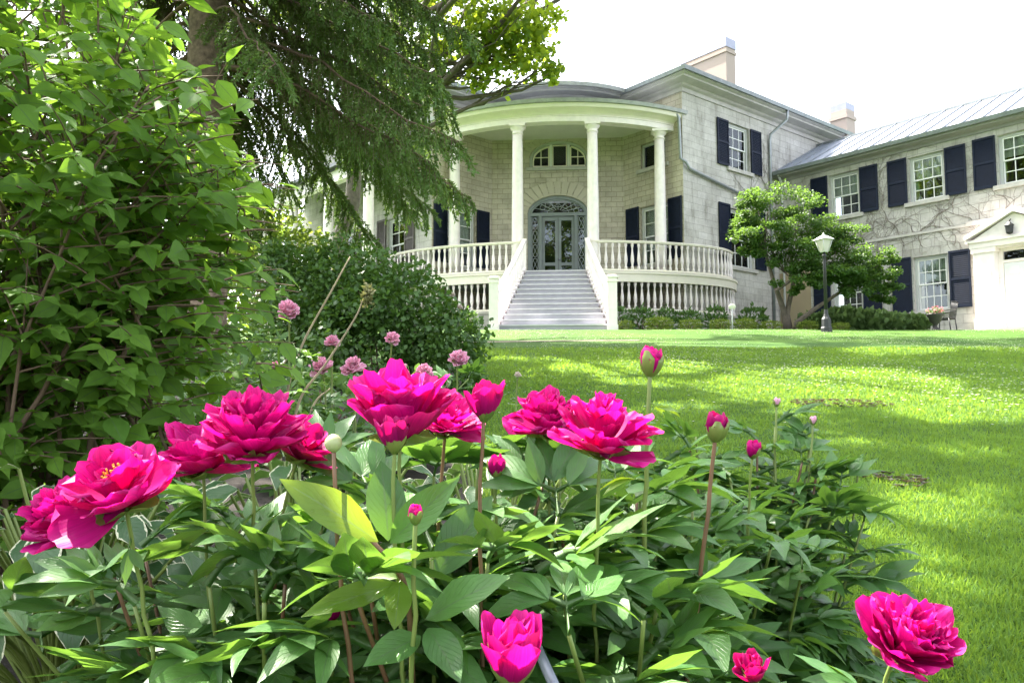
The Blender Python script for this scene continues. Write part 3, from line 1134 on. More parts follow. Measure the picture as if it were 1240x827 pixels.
def rail_run(pth, zb, zt, first, spacing, name, count, rest=True, rail=True):
    """rails along a plan path, the nearest `count` balusters each an object, any further ones one mesh"""
    mb = MB()
    if rail:
        mb.sweep(pth, [(-0.07, zt - 0.09), (0.07, zt - 0.09), (0.09, zt - 0.03), (0.05, zt), (-0.05, zt), (-0.09, zt - 0.03)], 1)
    mb.sweep(pth, [(-0.05, zb), (0.05, zb), (0.05, zb + 0.07), (-0.05, zb + 0.07)], 1)
    part = mb.build(name, M['cream'], house)
    seg = np.cumsum([0] + [np.linalg.norm(q - p) for p, q in zip(pth, pth[1:])])
    d, k, more = first, 0, MB()
    while d < seg[-1] - 0.05:
        i = min(int(np.searchsorted(seg, d)) - 1, len(pth) - 2)
        i = max(i, 0)
        p = pth[i] + (pth[i + 1] - pth[i]) * (d - seg[i]) / (seg[i + 1] - seg[i])
        if k < count:
            put_bal(part, p, zb + 0.06, (zt - 0.08 if rail else zt + 0.01) - zb - 0.06)
        elif rest:
            hh = ((zt - 0.08 if rail else zt + 0.01) - zb - 0.06) / 0.9
            more.lathe([(r_ * 1.12, z * hh) for r_, z in BAL], (p[0], p[1], zb + 0.06), 8)
        k += 1
        d += spacing
    if more.v:
        tag(more.build('baluster_row', M['white'], part), kind='stuff')
    return part


T0 = math.asin(1.14 / EA)
SP = 0.232
PR = ellpath(T0, math.pi / 2, -0.18, 60)
PL = [ell(-t, -0.18) for t in np.linspace(T0, math.pi / 2, 61)]
rail_run(PR, ZD + 0.06, 5.67, 0.16, SP, 'porch_railing', 30)
# the left run is travelled outwards from the stairs, its profile mirrored by symmetry
rail_run(PL, ZD + 0.06, 5.67, 0.16, SP, 'porch_railing', 25)
T1 = math.asin(1.75 / EA)
rail_run(ellpath(T1, math.pi / 2, -0.12, 60), 3.23, ZD - 0.34, 0.10, SP, 'porch_skirt', 26, rail=False)
rail_run([ell(-t, -0.12) for t in np.linspace(T1, math.pi / 2, 61)], 3.23, ZD - 0.34, 0.10, SP, 'porch_skirt', 0, rail=False)

# ---- stairs, widening towards the lawn
NST = 12
SB, ST_ = -3.85, -0.30                   # foot and head along the axis
ZG0 = 2.17


def half(t):
    return 0.98 + 0.64 * (1 - t) ** 1.12   # t = 0 at the foot, 1 at the head


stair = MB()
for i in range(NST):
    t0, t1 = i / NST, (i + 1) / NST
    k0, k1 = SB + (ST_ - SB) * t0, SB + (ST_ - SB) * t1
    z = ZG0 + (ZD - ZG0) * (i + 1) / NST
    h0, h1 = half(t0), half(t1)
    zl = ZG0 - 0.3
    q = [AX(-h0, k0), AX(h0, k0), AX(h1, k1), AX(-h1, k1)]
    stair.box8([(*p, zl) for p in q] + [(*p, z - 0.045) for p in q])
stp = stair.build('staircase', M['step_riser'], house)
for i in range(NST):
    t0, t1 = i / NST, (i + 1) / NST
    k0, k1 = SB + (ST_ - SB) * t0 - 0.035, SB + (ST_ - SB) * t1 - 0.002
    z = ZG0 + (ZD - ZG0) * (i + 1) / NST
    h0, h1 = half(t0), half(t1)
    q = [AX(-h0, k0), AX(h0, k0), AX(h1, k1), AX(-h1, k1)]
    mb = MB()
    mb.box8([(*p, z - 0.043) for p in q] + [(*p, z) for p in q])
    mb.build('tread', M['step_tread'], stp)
for s_ in (-1, 1):
    mb, mb2 = MB(), MB()
    n = 16
    L = []
    for i in range(n + 1):
        t = i / n
        k = SB + 0.1 + (ST_ - SB - 0.1) * t
        h = half(t) + 0.10
        zz = ZG0 + 0.10 + (ZD - ZG0 - 0.02) * t
        L.append((AX(s_ * h, k), zz))
    # closed string board and handrail, both following the flare
    for (p, z), (p1, z1_) in zip(L, L[1:]):
        o_ = AR * 0.05
        for lo0, hi0, lo1, hi1, oo, tgt in ((-0.40, 0.08, -0.40, 0.08, o_, mb2), (0.98, 1.07, 0.98, 1.07, AR * 0.07, mb)):
            tgt.box8([(*(p - oo), max(z + lo0, ZG0 - 0.2)), (*(p + oo), max(z + lo0, ZG0 - 0.2)), (*(p1 + oo), max(z1_ + lo1, ZG0 - 0.2)), (*(p1 - oo), max(z1_ + lo1, ZG0 - 0.2)),
                     (*(p - oo), z + hi0), (*(p + oo), z + hi0), (*(p1 + oo), z1_ + hi1), (*(p1 - oo), z1_ + hi1)])
    sr = mb.build('stair_railing', M['white'], house)
    mb2.build('string_board', M['white'], sr)
    for i in range(14):
        t = (i + 0.8) / 15
        k = SB + 0.1 + (ST_ - SB - 0.1) * t
        put_bal(sr, AX(s_ * (half(t) + 0.10), k), ZG0 + 0.10 + (ZD - ZG0 - 0.02) * t + 0.07, 0.93)
    # newel at the foot, slim post at the head
    mb = MB()
    f_ = Fr(AX(s_ * (half(0) + 0.13), SB - 0.02), AR)
    mb.fbox(f_, -0.14, 0.14, ZG0 - 0.3, 3.72, -0.14, 0.14)
    mb.fbox(f_, -0.165, 0.165, 3.60, 3.66, -0.165, 0.165)
    mb.fbox(f_, -0.18, 0.18, 3.722, 3.78, -0.18, 0.18)
    mb.fbox(f_, -0.12, 0.12, 3.782, 3.82, -0.12, 0.12)
    mb.fbox(f_, -0.16, 0.16, ZG0 - 0.28, ZG0 + 0.16, -0.16, 0.16)
    mb.build('newel_post', M['white'], sr)
    mb = MB()
    f_ = Fr(AX(s_ * 1.10, -0.12), AR)
    mb.fbox(f_, -0.08, 0.08, ZD, 5.66, -0.08, 0.08)
    mb.fbox(f_, -0.10, 0.10, 5.662, 5.72, -0.10, 0.10)
    mb.build('head_post', M['white'], sr)

# ---- verandah along the left side
va = Fr(CL + mU * 9.8 - mU * 0.0, -mU)
mb = MB()
va_o = 2.3
P = lambda s, z, t: lside.p(s, z, t)
mb.box8([P(-0.5, 8.66, va_o + 0.45), P(9.6, 8.66, va_o + 0.45), P(9.6, 9.66, 0.02), P(-0.5, 9.66, 0.02), P(-0.5, 8.78, va_o + 0.45), P(9.6, 8.78, va_o + 0.45), P(9.6, 9.78, 0.02), P(-0.5, 9.78, 0.02)])
mb.build('verandah_roof', M['roof_dark'], house)
mb = MB()
mb.fbox(lside, -0.3, 9.4, 8.21, 8.64, va_o - 0.15, va_o + 0.15)
mb.build('verandah_beam', M['white'], house)
mb = MB()
mb.fbox(lside, -0.3, 9.7, ZD - 0.3, ZD - 0.004, 0.02, va_o + 0.3)
mb.build('verandah_floor', M['deck'], house)
mb = MB(); mb.fbox(lside, -0.2, 8.6, 1.6, ZD - 0.304, 0.02, va_o + 0.1); mb.build('verandah_foundation', M['stone_side'], house)
mb = MB(); mb.fbox(lside, -0.3, 9.7, ZD - 0.29, ZD + 0.03, va_o + 0.302, va_o + 0.36); mb.build('verandah_band', M['cream'], house)
for s_ in (9.2, 6.4, 3.6, 0.8):
    column(house, lside.xy(s_, va_o), ZD, 8.21, 0.20, 0.17)

# ---- downspouts
def pipe(pts, r=0.05, mat='pipe', parent=None):
    mb = MB()
    mb.tube(pts, r, 10)
    return mb.build('downspout', M[mat], parent or house)


pipe([front.p(2.86, 10.46, 0.30), front.p(2.95, 10.25, 0.12), front.p(2.98, 8.75, 0.10), side.p(0.02, 8.60, 0.12), side.p(0.25, 8.42, 0.09), side.p(5.0, 7.75, 0.09)], 0.055, 'pipe')
pipe([side.p(5.55, 11.62, 0.75), side.p(5.55, 11.25, 0.72), side.p(5.30, 10.75, 0.12), side.p(5.30, 10.5, 0.08), side.p(5.30, 2.4, 0.08)], 0.055, 'pipe')

# ================================================================== THE WING
W0 = C + U * 5.84
wing = Fr(W0, -Wd)
WL = 17.0
wg = thing('stone_wing', 'lower limestone side wing with dark shutters, metal roof and white pedimented doorway', 'house wing', (*wing.xy(4, -2), 2.4))
UPW = [(2.24, 3.40, 7.02, 8.66), (5.22, 6.38, 7.02, 8.62), (8.06, 9.24, 7.02, 8.66), (11.0, 12.2, 7.02, 8.66)]
LOW = [(2.24, 3.40, 3.20, 5.10), (5.25, 6.38, 3.20, 5.08), (11.0, 12.2, 3.2, 5.08)]
EN = (7.85, 9.25, ZB, 5.25)
ZE = 9.06
mb = MB(); wall(mb, wing, 0.0, WL, ZB, ZE, UPW + LOW + [EN]); mb.build('wall', M['stone_wing'], wg)
mb = MB()
we = Fr(wing.xy(WL), np.array(U)); wall(mb, we, 0, 6.2, ZB, ZE)
wb = Fr(wing.xy(WL) + U * 6.2, Wd); wall(mb, wb, 0, WL, ZB, ZE)
mb.quad(wing.p(WL, ZE), wing.p(WL, ZE, -6.2), wing.p(WL, ZE + 1.35, -3.1), wing.p(WL, ZE + 1.35, -3.1))
mb.build('wall', M['stone_wing'], wg)
for h in UPW:
    window(wg, wing, *h, cols=3, rows=2, blind=[0.50, 0.52, 0.42, 0.5][UPW.index(h)])
    shutter(wg, wing, h[0] - 0.74, h[0] - 0.06, h[2] - 0.03, h[3] + 0.03)
    shutter(wg, wing, h[1] + 0.05, h[1] + 0.72, h[2] - 0.03, h[3] + 0.03)
for i, h in enumerate(LOW):
    window(wg, wing, *h, cols=4, rows=2, blind=0.45)
    if i < 2 or True:
        shutter(wg, wing, h[0] - 0.74, h[0] - 0.06, h[2] - 0.0, h[3] + 0.04)
        shutter(wg, wing, h[1] + 0.05, h[1] + 0.72, h[2] - 0.0, h[3] + 0.04)
# string course
mb = MB(); mb.fbox(wing, 3.15, 7.05, 5.86, 5.95, 0.0, 0.05); mb.fbox(wing, 7.05, WL, 5.86, 6.0, 0.0, 0.10); mb.build('string_course', M['stone_trim'], wg)
# rusty stones near the corner
mb = MB(); mb.fbox(wing, 0.02, 1.35, 2.0, 5.2, 0.0, 0.012); mb.build('stained_stones', M['stone_rust'], wg)

mb = MB()
pw = [wing.xy(-0.02), wing.xy(WL)]
mb.sweep(pw, [(0.0, 8.88), (0.05, 8.88), (0.07, 8.98), (0.34, 9.02), (0.36, 9.09), (0.0, 9.09)], 1)
mb.build('cornice', M['greywood'], wg)
mb = MB(); mb.sweep(pw, [(0.34, 9.094), (0.48, 9.09), (0.52, 9.22), (0.48, 9.23), (0.46, 9.16), (0.34, 9.16)], 1); mb.build('gutter', M['gutter'], wg)
mb = MB()
P = wing.p
rt, rb = (-3.1, 11.05), (0.42, 9.20)
for (t0, z0_), (t1, z1_) in ((rb, rt), (rt, (-6.6, 9.20))):
    mb.box8([P(-0.05, z0_ - 0.05, t0), P(WL + 0.3, z0_ - 0.05, t0), P(WL + 0.3, z1_ - 0.05, t1), P(-0.05, z1_ - 0.05, t1), P(-0.05, z0_, t0), P(WL + 0.3, z0_, t0), P(WL + 0.3, z1_, t1), P(-0.05, z1_, t1)])
rf = mb.build('roof', M['roof_metal'], wg)
mb = MB()
s_ = 0.3
while s_ < WL:
    (t0, z0_), (t1, z1_) = rb, rt
    mb.box8([P(s_, z0_, t0), P(s_ + 0.03, z0_, t0), P(s_ + 0.03, z1_, t1), P(s_, z1_, t1), P(s_, z0_ + 0.055, t0), P(s_ + 0.03, z0_ + 0.055, t0), P(s_ + 0.03, z1_ + 0.055, t1), P(s_, z1_ + 0.055, t1)])
    s_ += 0.62
mb.fbox(wing, -0.05, WL + 0.3, rt[1] - 0.02, rt[1] + 0.07, rt[0] - 0.06, rt[0] + 0.06)
mb.build('standing_seam', M['gutter'], rf)
mb = MB()
k1 = at(1031, 140, 33.6)[:2]
cf = Fr(k1, U)
mb.fbox(cf, -0.42, 0.30, 9.6, 12.75, -0.75, 0.0)
mb.fbox(cf, -0.48, 0.36, 12.35, 12.5, -0.81, 0.06)
wch = mb.build('chimney', M['brick'], wg)
mb = MB(); mb.fbox(cf, -0.42, 0.30, 12.752, 13.05, -0.75, 0.0); mb.build('cap', M['flashing'], wch)
pipe([wing.p(0.30, 9.15, 0.40), wing.p(0.26, 8.85, 0.10), wing.p(0.26, 8.7, 0.07), wing.p(0.26, 2.4, 0.07)], 0.045, 'pipe_white', wg)

# doorway: pilasters, pediment, panelled door, lantern under the gable
mb = MB()
for x in (7.30, 9.20):
    mb.fbox(wing, x, x + 0.62, 1.9, 5.02, 0.0, 0.34)
    mb.fbox(wing, x - 0.05, x + 0.67, 1.9, 2.75, 0.0, 0.37)
    mb.fbox(wing, x + 0.12, x + 0.50, 2.95, 4.75, 0.34, 0.355)
    mb.fbox(wing, x - 0.05, x + 0.67, 4.86, 5.018, 0.002, 0.385)
mb.fbox(wing, 7.92, 9.20, 4.98, 5.02, -0.2, 0.3)
dw = mb.build('doorway_pilasters', M['white'], wg)
mb = MB()
P = wing.p
mb.fbox(wing, 7.22, 9.90, 5.022, 5.20, 0.0, 0.40)
mb.box8([P(7.12, 5.2, 0.46), P(10.0, 5.2, 0.46), P(10.0, 5.2, 0.0), P(7.12, 5.2, 0.0), P(7.12, 5.29, 0.46), P(10.0, 5.29, 0.46), P(10.0, 5.29, 0.0), P(7.12, 5.29, 0.0)])
for sgn in (0, 1):
    x0, x1 = (7.12, 8.56) if not sgn else (10.07, 8.56)
    mb.box8([P(x0, 5.30, 0.52), P(x1, 6.02, 0.52), P(x1, 6.02, 0.0), P(x0, 5.30, 0.0), P(x0, 5.44, 0.52), P(x1, 6.20, 0.52), P(x1, 6.20, 0.0), P(x0, 5.44, 0.0)])
mb.add([P(7.3, 5.295, 0.36), P(9.82, 5.295, 0.36), P(8.56, 6.0, 0.36), P(7.3, 5.295, 0.02), P(9.82, 5.295, 0.02), P(8.56, 6.0, 0.02)], [(0, 1, 2), (3, 5, 4), (0, 3, 4, 1), (1, 4, 5, 2), (2, 5, 3, 0)])
mb.build('pediment', M['white'], wg)
mb = MB()
t0, t1 = -0.10, -0.05
x0, x1 = 8.06, 9.06
mb.fbox(wing, x0, x1, 2.35, 4.50, t0, t1)
for xa, xb in ((x0 + 0.12, 8.50), (8.62, x1 - 0.12)):
    for za, zb in ((2.55, 3.2), (3.35, 4.0), (4.12, 4.38)):
        mb.fbox(wing, xa, xb, za, zb, t1, t1 + 0.018)
dr = mb.build('door', M['door_white'], wg)
mb = MB(); mb.tube([wing.p(8.98, 3.3, -0.05), wing.p(8.98, 3.3, 0.02)], 0.03, 8); mb.build('handle', M['flashing'], dr)
mb = MB()
mb.fbox(wing, 7.90, 8.05, 2.2, 4.98, -0.15, -0.02)
mb.fbox(wing, 9.07, 9.20, 2.2, 4.98, -0.15, -0.02)
mb.fbox(wing, 8.05, 9.07, 4.51, 4.60, -0.15, -0.022)
mb.fbox(wing, 8.05, 9.07, 4.88, 4.98, -0.15, -0.022)
mb.build('door_frame', M['white'], wg)
mb = MB(); mb.fbox(wing, 8.05, 9.07, 4.60, 4.88, -0.10, -0.095); tr = mb.build('transom_pane', M['glass'], wg)
mb = MB(); mb.fbox(wing, 7.8, 9.3, 2.2, 5.2, -0.65, -0.6); mb.build('dark_interior', M['dark'], wg)
mb = MB()
q = wing.p(8.45, 0, 0.50)
mb.lathe([(0.02, 5.30), (0.09, 5.33), (0.11, 5.36), (0.13, 5.56), (0.15, 5.58), (0.06, 5.66), (0.03, 5.70)], (q[0], q[1], 0), 6, False)
mb.tube([wing.p(8.45, 5.69, 0.50), wing.p(8.45, 5.80, 0.37)], 0.015, 6)
mb.build('wall_lantern', M['iron'], wg)
mb = MB()
mb.fbox(wing, 6.9, 10.2, 2.05, 2.28, -0.1, 1.6)
mb.fbox(wing, 7.0, 10.1, 1.9, 2.05, 1.6, 1.95)
mb.build('door_step', M['stone_trim'], wg)

# ================================================================== VEGETATION TOOLS
def leaf_tpl(prof, nv=5, fold=0.18, droop=0.25, wave=0.0):
    """leaf along +y, width along x, upper face +z. prof: half width at nv+1 stations"""
    V, UV = [], []
    n = len(prof) - 1
    for i, w in enumerate(prof):
        t = i / n
        y = t - 0.12 * droop * t * t
        z = -droop * t * t * 0.55
        for k, sx_ in enumerate((-1, 0, 1)):
            V.append((sx_ * w, y, z + abs(sx_) * w * fold + (wave * math.sin(t * 9 + sx_) * w if sx_ else 0)))
            UV.append((0.5 + 0.5 * sx_, t))
    FC = []
    for i in range(n):
        for k in range(2):
            a = i * 3 + k
            FC.append((a, a + 1, a + 4, a + 3))
    return np.array(V, float), np.array(FC), np.array(UV)


OVATE = leaf_tpl([0.02, 0.19, 0.275, 0.27, 0.19, 0.085, 0.004], fold=0.22, droop=0.35)
LANCE = leaf_tpl([0.015, 0.11, 0.165, 0.175, 0.14, 0.08, 0.004], fold=0.25, droop=0.45)
LANCE2 = leaf_tpl([0.015, 0.10, 0.16, 0.18, 0.15, 0.085, 0.004], fold=0.32, droop=0.85, wave=0.08)
LANCE3 = leaf_tpl([0.015, 0.12, 0.18, 0.19, 0.145, 0.07, 0.004], fold=0.12, droop=0.1, wave=0.12)
QUAD = (np.array([(-0.32, 0, 0.05), (0, 0.0, 0), (0.32, 0.05, 0.05), (-0.28, 0.62, 0.0), (0, 0.62, -0.06), (0.28, 0.62, 0.0), (0, 1.0, -0.14)], float),
        np.array([(0, 1, 4, 3), (1, 2, 5, 4), (3, 4, 6, 6), (4, 5, 6, 6)]), np.array([(0, 0), (.5, 0), (1, 0), (0, .6), (.5, .6), (1, .6), (.5, 1)], float))
SMALL = (np.array([(0, 0, 0), (0.30, 0.45, 0.07), (0, 1.0, -0.08), (-0.30, 0.45, 0.07)], float), np.array([(0, 1, 2, 3)]), np.array([(.5, 0), (1, .5), (.5, 1), (0, .5)], float))
BLADE = (np.array([(-0.5, 0, 0), (0.5, 0, 0), (0.4, 0.55, 0.06), (-0.4, 0.55, 0.06), (0.05, 1.0, 0.28), (-0.05, 1.0, 0.28)], float), np.array([(0, 1, 2, 3), (3, 2, 4, 5)]),
         np.array([(0, 0), (1, 0), (1, .5), (0, .5), (.55, 1), (.45, 1)], float))


def unit(a):
    return a / (np.linalg.norm(a, axis=-1, keepdims=True) + 1e-9)


class Leaves:
    """many leaves stamped into one mesh"""

    def __init__(self):
        self.V, self.F, self.U, self.r, self.n = [], [], [], [], 0

    def stamp(self, tpl, P, D, Nn, S, rnd, W=None):
        """P points, D leaf axes, Nn rough normals, S lengths, rnd tone per leaf, W width factors"""
        P, D, Nn = (np.atleast_2d(np.asarray(q, float)) for q in (P, D, Nn))
        n = len(P)
        if n == 0:
            return self
        S = np.broadcast_to(np.asarray(S, float), (n,))
        W = np.ones(n) if W is None else np.broadcast_to(np.asarray(W, float), (n,))
        D = unit(D)
        X = unit(np.cross(D, Nn))
        Z = np.cross(X, D)
        tv, tf, tu = tpl
        V = P[:, None, :] + S[:, None, None] * (tv[None, :, 0:1] * W[:, None, None] * X[:, None, :] + tv[None, :, 1:2] * D[:, None, :] + tv[None, :, 2:3] * Z[:, None, :])
        k = len(tv)
        F_ = tf[None] + (np.arange(n) * k)[:, None, None] + self.n
        self.V.append(V.reshape(-1, 3))
        self.F.append(F_.reshape(-1, tf.shape[1]))
        self.U.append(np.tile(tu, (n, 1)))
        self.r.append(np.repeat(np.broadcast_to(np.asarray(rnd, float), (n,)), k))
        self.n += n * k
        return self

    def build(self, name, mat, parent=None, smooth_=False, loc=None):
        V = np.concatenate(self.V)
        if loc is None and parent is not None:
            V = V - WLOC[parent.name]
        me = npmesh(name, V, np.concatenate(self.F), np.concatenate(self.r), np.concatenate(self.U), smooth_)
        return link(name, me, mat, parent, loc)


def rvec(n):
    return unit(rng.normal(size=(n, 3)))


def blob_pts(c, r, n, shell=0.55):
    d = rvec(n)
    k = (shell + (1 - shell) * rng.random(n)) ** 0.7
    return np.asarray(c) + d * np.asarray(r) * k[:, None], d


def foliage(lv, c, r, n, size, tpl, shell=0.55, droop=0.35, tone=(0, 1), flat=0.6, cut=None):
    """leaves through the outer part of an ellipsoid lobe, tone varying in clumps"""
    P, d = blob_pts(c, r, n, shell)
    if cut is not None:
        k = cut(P)
        P, d = P[k], d[k]
        n = len(P)
    D = unit(d * 0.8 + rng.normal(size=(n, 3)) * 0.7 + np.array([0, 0, -droop]))
    Nn = unit(d * (1 - flat) + np.array([0, 0, flat]) + rng.normal(size=(n, 3)) * 0.35)
    cl = 0.5 + 0.25 * np.sin(P[:, 0] * 7 / max(r) + 1.3) + 0.25 * np.sin(P[:, 2] * 9 / max(r) + P[:, 1] * 5 / max(r))
    t = np.clip(0.55 * cl + 0.45 * rng.random(n), 0, 1)
    lv.stamp(tpl, P, D, Nn, size * (0.7 + 0.6 * rng.random(n)), tone[0] + (tone[1] - tone[0]) * t)


M['leaf_shrub'] = leafmat('mock_orange_leaf', (0.068, 0.158, 0.022), (0.140, 0.262, 0.036), (0.24, 0.43, 0.035), 0.42, 0.58, 0.20, rib=(0.10, 0.18, 0.05), ribw=0.03, veins=0.35, mottle=0.22)
M['leaf_dark'] = leafmat('dense_shrub_leaf', (0.036, 0.088, 0.018), (0.078, 0.162, 0.030), (0.16, 0.30, 0.03), 0.30, 0.42, 0.45)
M['leaf_maple'] = leafmat('maple_leaf', (0.06, 0.12, 0.02), (0.10, 0.17, 0.025), (0.50, 0.64, 0.04), 0.55, 0.5, 0.4)
M['leaf_far'] = leafmat('sunny_tree_leaf', (0.06, 0.12, 0.025), (0.11, 0.18, 0.035), (0.36, 0.48, 0.06), 0.42, 0.55, 0.35)
M['leaf_dogwood'] = leafmat('dogwood_leaf', (0.030, 0.078, 0.015), (0.070, 0.145, 0.025), (0.22, 0.38, 0.05), 0.35, 0.5, 0.4)
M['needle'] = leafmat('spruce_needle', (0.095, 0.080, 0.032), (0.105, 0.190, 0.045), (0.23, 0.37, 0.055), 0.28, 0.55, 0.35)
M['leaf_box'] = leafmat('boxwood_leaf', (0.14, 0.21, 0.03), (0.27, 0.35, 0.05), (0.30, 0.40, 0.04), 0.3, 0.5, 0.4)
M['leaf_bed'] = leafmat('border_plant_leaf', (0.045, 0.105, 0.028), (0.085, 0.170, 0.045), (0.22, 0.38, 0.06), 0.3, 0.5, 0.4)
M['leaf_lav'] = leafmat('feathery_shrub_leaf', (0.105, 0.180, 0.065), (0.160, 0.245, 0.090), (0.20, 0.30, 0.08), 0.3, 0.6, 0.3)
M['grass'] = leafmat('grass_blade', (0.032, 0.102, 0.013), (0.135, 0.258, 0.040), (0.38, 0.56, 0.05), 0.40, 0.55, 0.35)

# ------------------------------------------------------------------ grass on the lawn
def grass():
    n = 300000
    # distance falls off so that blades stay about equally dense on the picture
    y = 1.5 * np.exp(rng.random(n) * math.log(14.5 / 1.5))
    x = (rng.random(n) * 0.86 - 0.14) * y
    edge = bed_edge(y)
    k = (x > edge - 0.05 + rng.normal(size=n) * 0.05) & (y > 1.5)
    x, y = x[k], y[k]
    n = len(x)
    P = np.stack([x, y, gz(x, y) - 0.004], -1)
    lean = rng.normal(size=(n, 3)) * 0.6
    D = unit(np.array([0, 0, 1.0]) + lean)
    Nn = rvec(n) + np.array([0, 0, 0.1])
    patch = 0.5 + 0.5 * np.sin(x * 2.1 + np.sin(y * 1.7) * 2) * np.sin(y * 2.3 + x)
    h = (0.016 + 0.020 * rng.random(n)) * (0.8 + 0.4 * patch) * (1 + 0.03 * y)
    lv = Leaves()
    lv.stamp(BLADE, P, D, Nn, h, np.clip(0.45 * patch + 0.75 * rng.random(n) - 0.15 + 0.3 * np.sin(x * 9 + 3 * np.sin(y * 7)) * np.sin(y * 11), 0, 1), (0.10 + 0.05 * rng.random(n)) * np.maximum(1, y / 4.0))
    o = lv.build('grass', M['grass'])
    tag(o, 'short mown green grass covering the lawn', 'grass', kind='stuff')


grass()


def clover():
    lv = Leaves()
    n = 6500
    y = 5.5 + 16.5 * rng.random(n) ** 0.9
    x = (rng.random(n) * 0.72 - 0.02) * y
    k = 0.5 + 0.5 * np.sin(x * 0.9 + y * 0.4) > rng.random(n) * 0.9
    x, y = x[k], y[k]
    n = len(x)
    P = np.stack([x, y, gz(x, y) + 0.045], -1)
    for a in range(3):
        D = np.stack([np.cos(a * 2.1 + x), np.sin(a * 2.1 + x), 0.4 + 0 * x], -1)
        lv.stamp(SMALL, P, D, np.tile([0, 0, 1.0], (n, 1)), 0.016, 0.5, 1.6)
    m = leafmat('clover_white', (0.65, 0.66, 0.60), (0.75, 0.75, 0.70), (0.7, 0.7, 0.6), 0.3)
    tag(lv.build('clover_blossoms', m), 'tiny white clover blossoms scattered over the far lawn', 'clover', kind='stuff')


clover()


def bugle(cx, cy, w, d, n, label):
    lv = Leaves()
    x = cx + (rng.random(n) - 0.5) * w
    y = cy + (rng.random(n) - 0.5) * d
    k = ((x - cx) / (w / 2)) ** 2 + ((y - cy) / (d / 2)) ** 2 < 1
    x, y = x[k], y[k]
    n = len(x)
    P = np.stack([x, y, gz(x, y) + 0.015], -1)
    for a in range(4):
        q = a * 1.256 + x * 40
        D = np.stack([np.cos(q), np.sin(q), 0.55 + 0 * x], -1)
        lv.stamp(SMALL, P, D, np.tile([0, 0, 1.0], (n, 1)), 0.036, rng.random(n), 1.2)
    m = leafmat('bugle_leaf', (0.045, 0.030, 0.032), (0.075, 0.085, 0.04), (0.14, 0.10, 0.06), 0.25)
    tag(lv.build('bugle_patch', m), label, 'ground cover', kind='stuff')


q = at(1018, 489, 6.9)
bugle(q[0], 6.9, 0.85, 0.62, 120, 'dark purple low leaves growing as a patch in the lawn')
q = at(1085, 583, 4.0)
bugle(q[0], 4.0, 0.30, 0.32, 36, 'small dark leafy patch in the lawn right of the peonies')

# ------------------------------------------------------------------ trees
# openings in the canopy: pools of sun that lie on the lawn in the photograph, traced back up the sun's direction
POOLS = [(1000, 470, 125, 17), (1180, 497, 85, 17), (930, 462, 50, 9), (700, 407, 120, 6), (1200, 402, 60, 5), (1170, 549, 60, 6), (1140, 618, 95, 15), (1215, 640, 60, 14), (690, 451, 48, 7), (800, 443, 45, 5), (760, 466, 50, 6),
         (1010, 521, 40, 6), (985, 500, 50, 6), (1110, 588, 40, 7), (640, 480, 16, 18), (1190, 790, 60, 30), (1090, 425, 50, 4), (880, 418, 60, 3), (1230, 560, 40, 5), (620, 560, 40, 30), (1160, 690, 50, 12), (820, 500, 45, 10), (1130, 668, 70, 10), (1205, 722, 40, 12), (1085, 556, 45, 6), (1225, 600, 30, 8), (1020, 540, 40, 5)]


def in_pool(P):
    """True for canopy points whose shadow would fall in one of the sun pools"""
    s_ = np.array(sun_dir)
    z0 = -0.95 + 0.137 * P[:, 1]
    t = (P[:, 2] - z0) / (s_[2] - 0.137 * s_[1])
    g_ = P - t[:, None] * s_
    cp_, sp_ = math.cos(PITCH), math.sin(PITCH)
    zc = np.maximum(g_[:, 1] * cp_ + g_[:, 2] * sp_, 0.05)
    px = W_PX / 2 + F_PX * g_[:, 0] / zc
    py = H_PX / 2 - F_PX * (g_[:, 2] * cp_ - g_[:, 1] * sp_) / zc
    k = np.zeros(len(P), bool)
    for cx, cy, rx, ry in POOLS:
        rx, ry = rx * 1.3 + 8, ry * 1.3 + 2.5
        k |= ((px - cx) / rx) ** 2 + ((py - cy) / ry) ** 2 < 1
    return k & (t > 3)

def limb(mb, p, q, r0, r1, sag=0.0, n=6, wob=0.03):
    p, q = np.array(p, float), np.array(q, float)
    L = np.linalg.norm(q - p)
    pts = []
    for i in range(n + 1):
        t = i / n
        w = p + (q - p) * t + np.array([0, 0, -sag * L * 4 * t * (1 - t)])
        if 0 < i < n:
            w = w + rng.normal(size=3) * wob * L
        pts.append(w)
    mb.tube(pts, list(np.linspace(r0, r1, n + 1)), 7)
    return pts


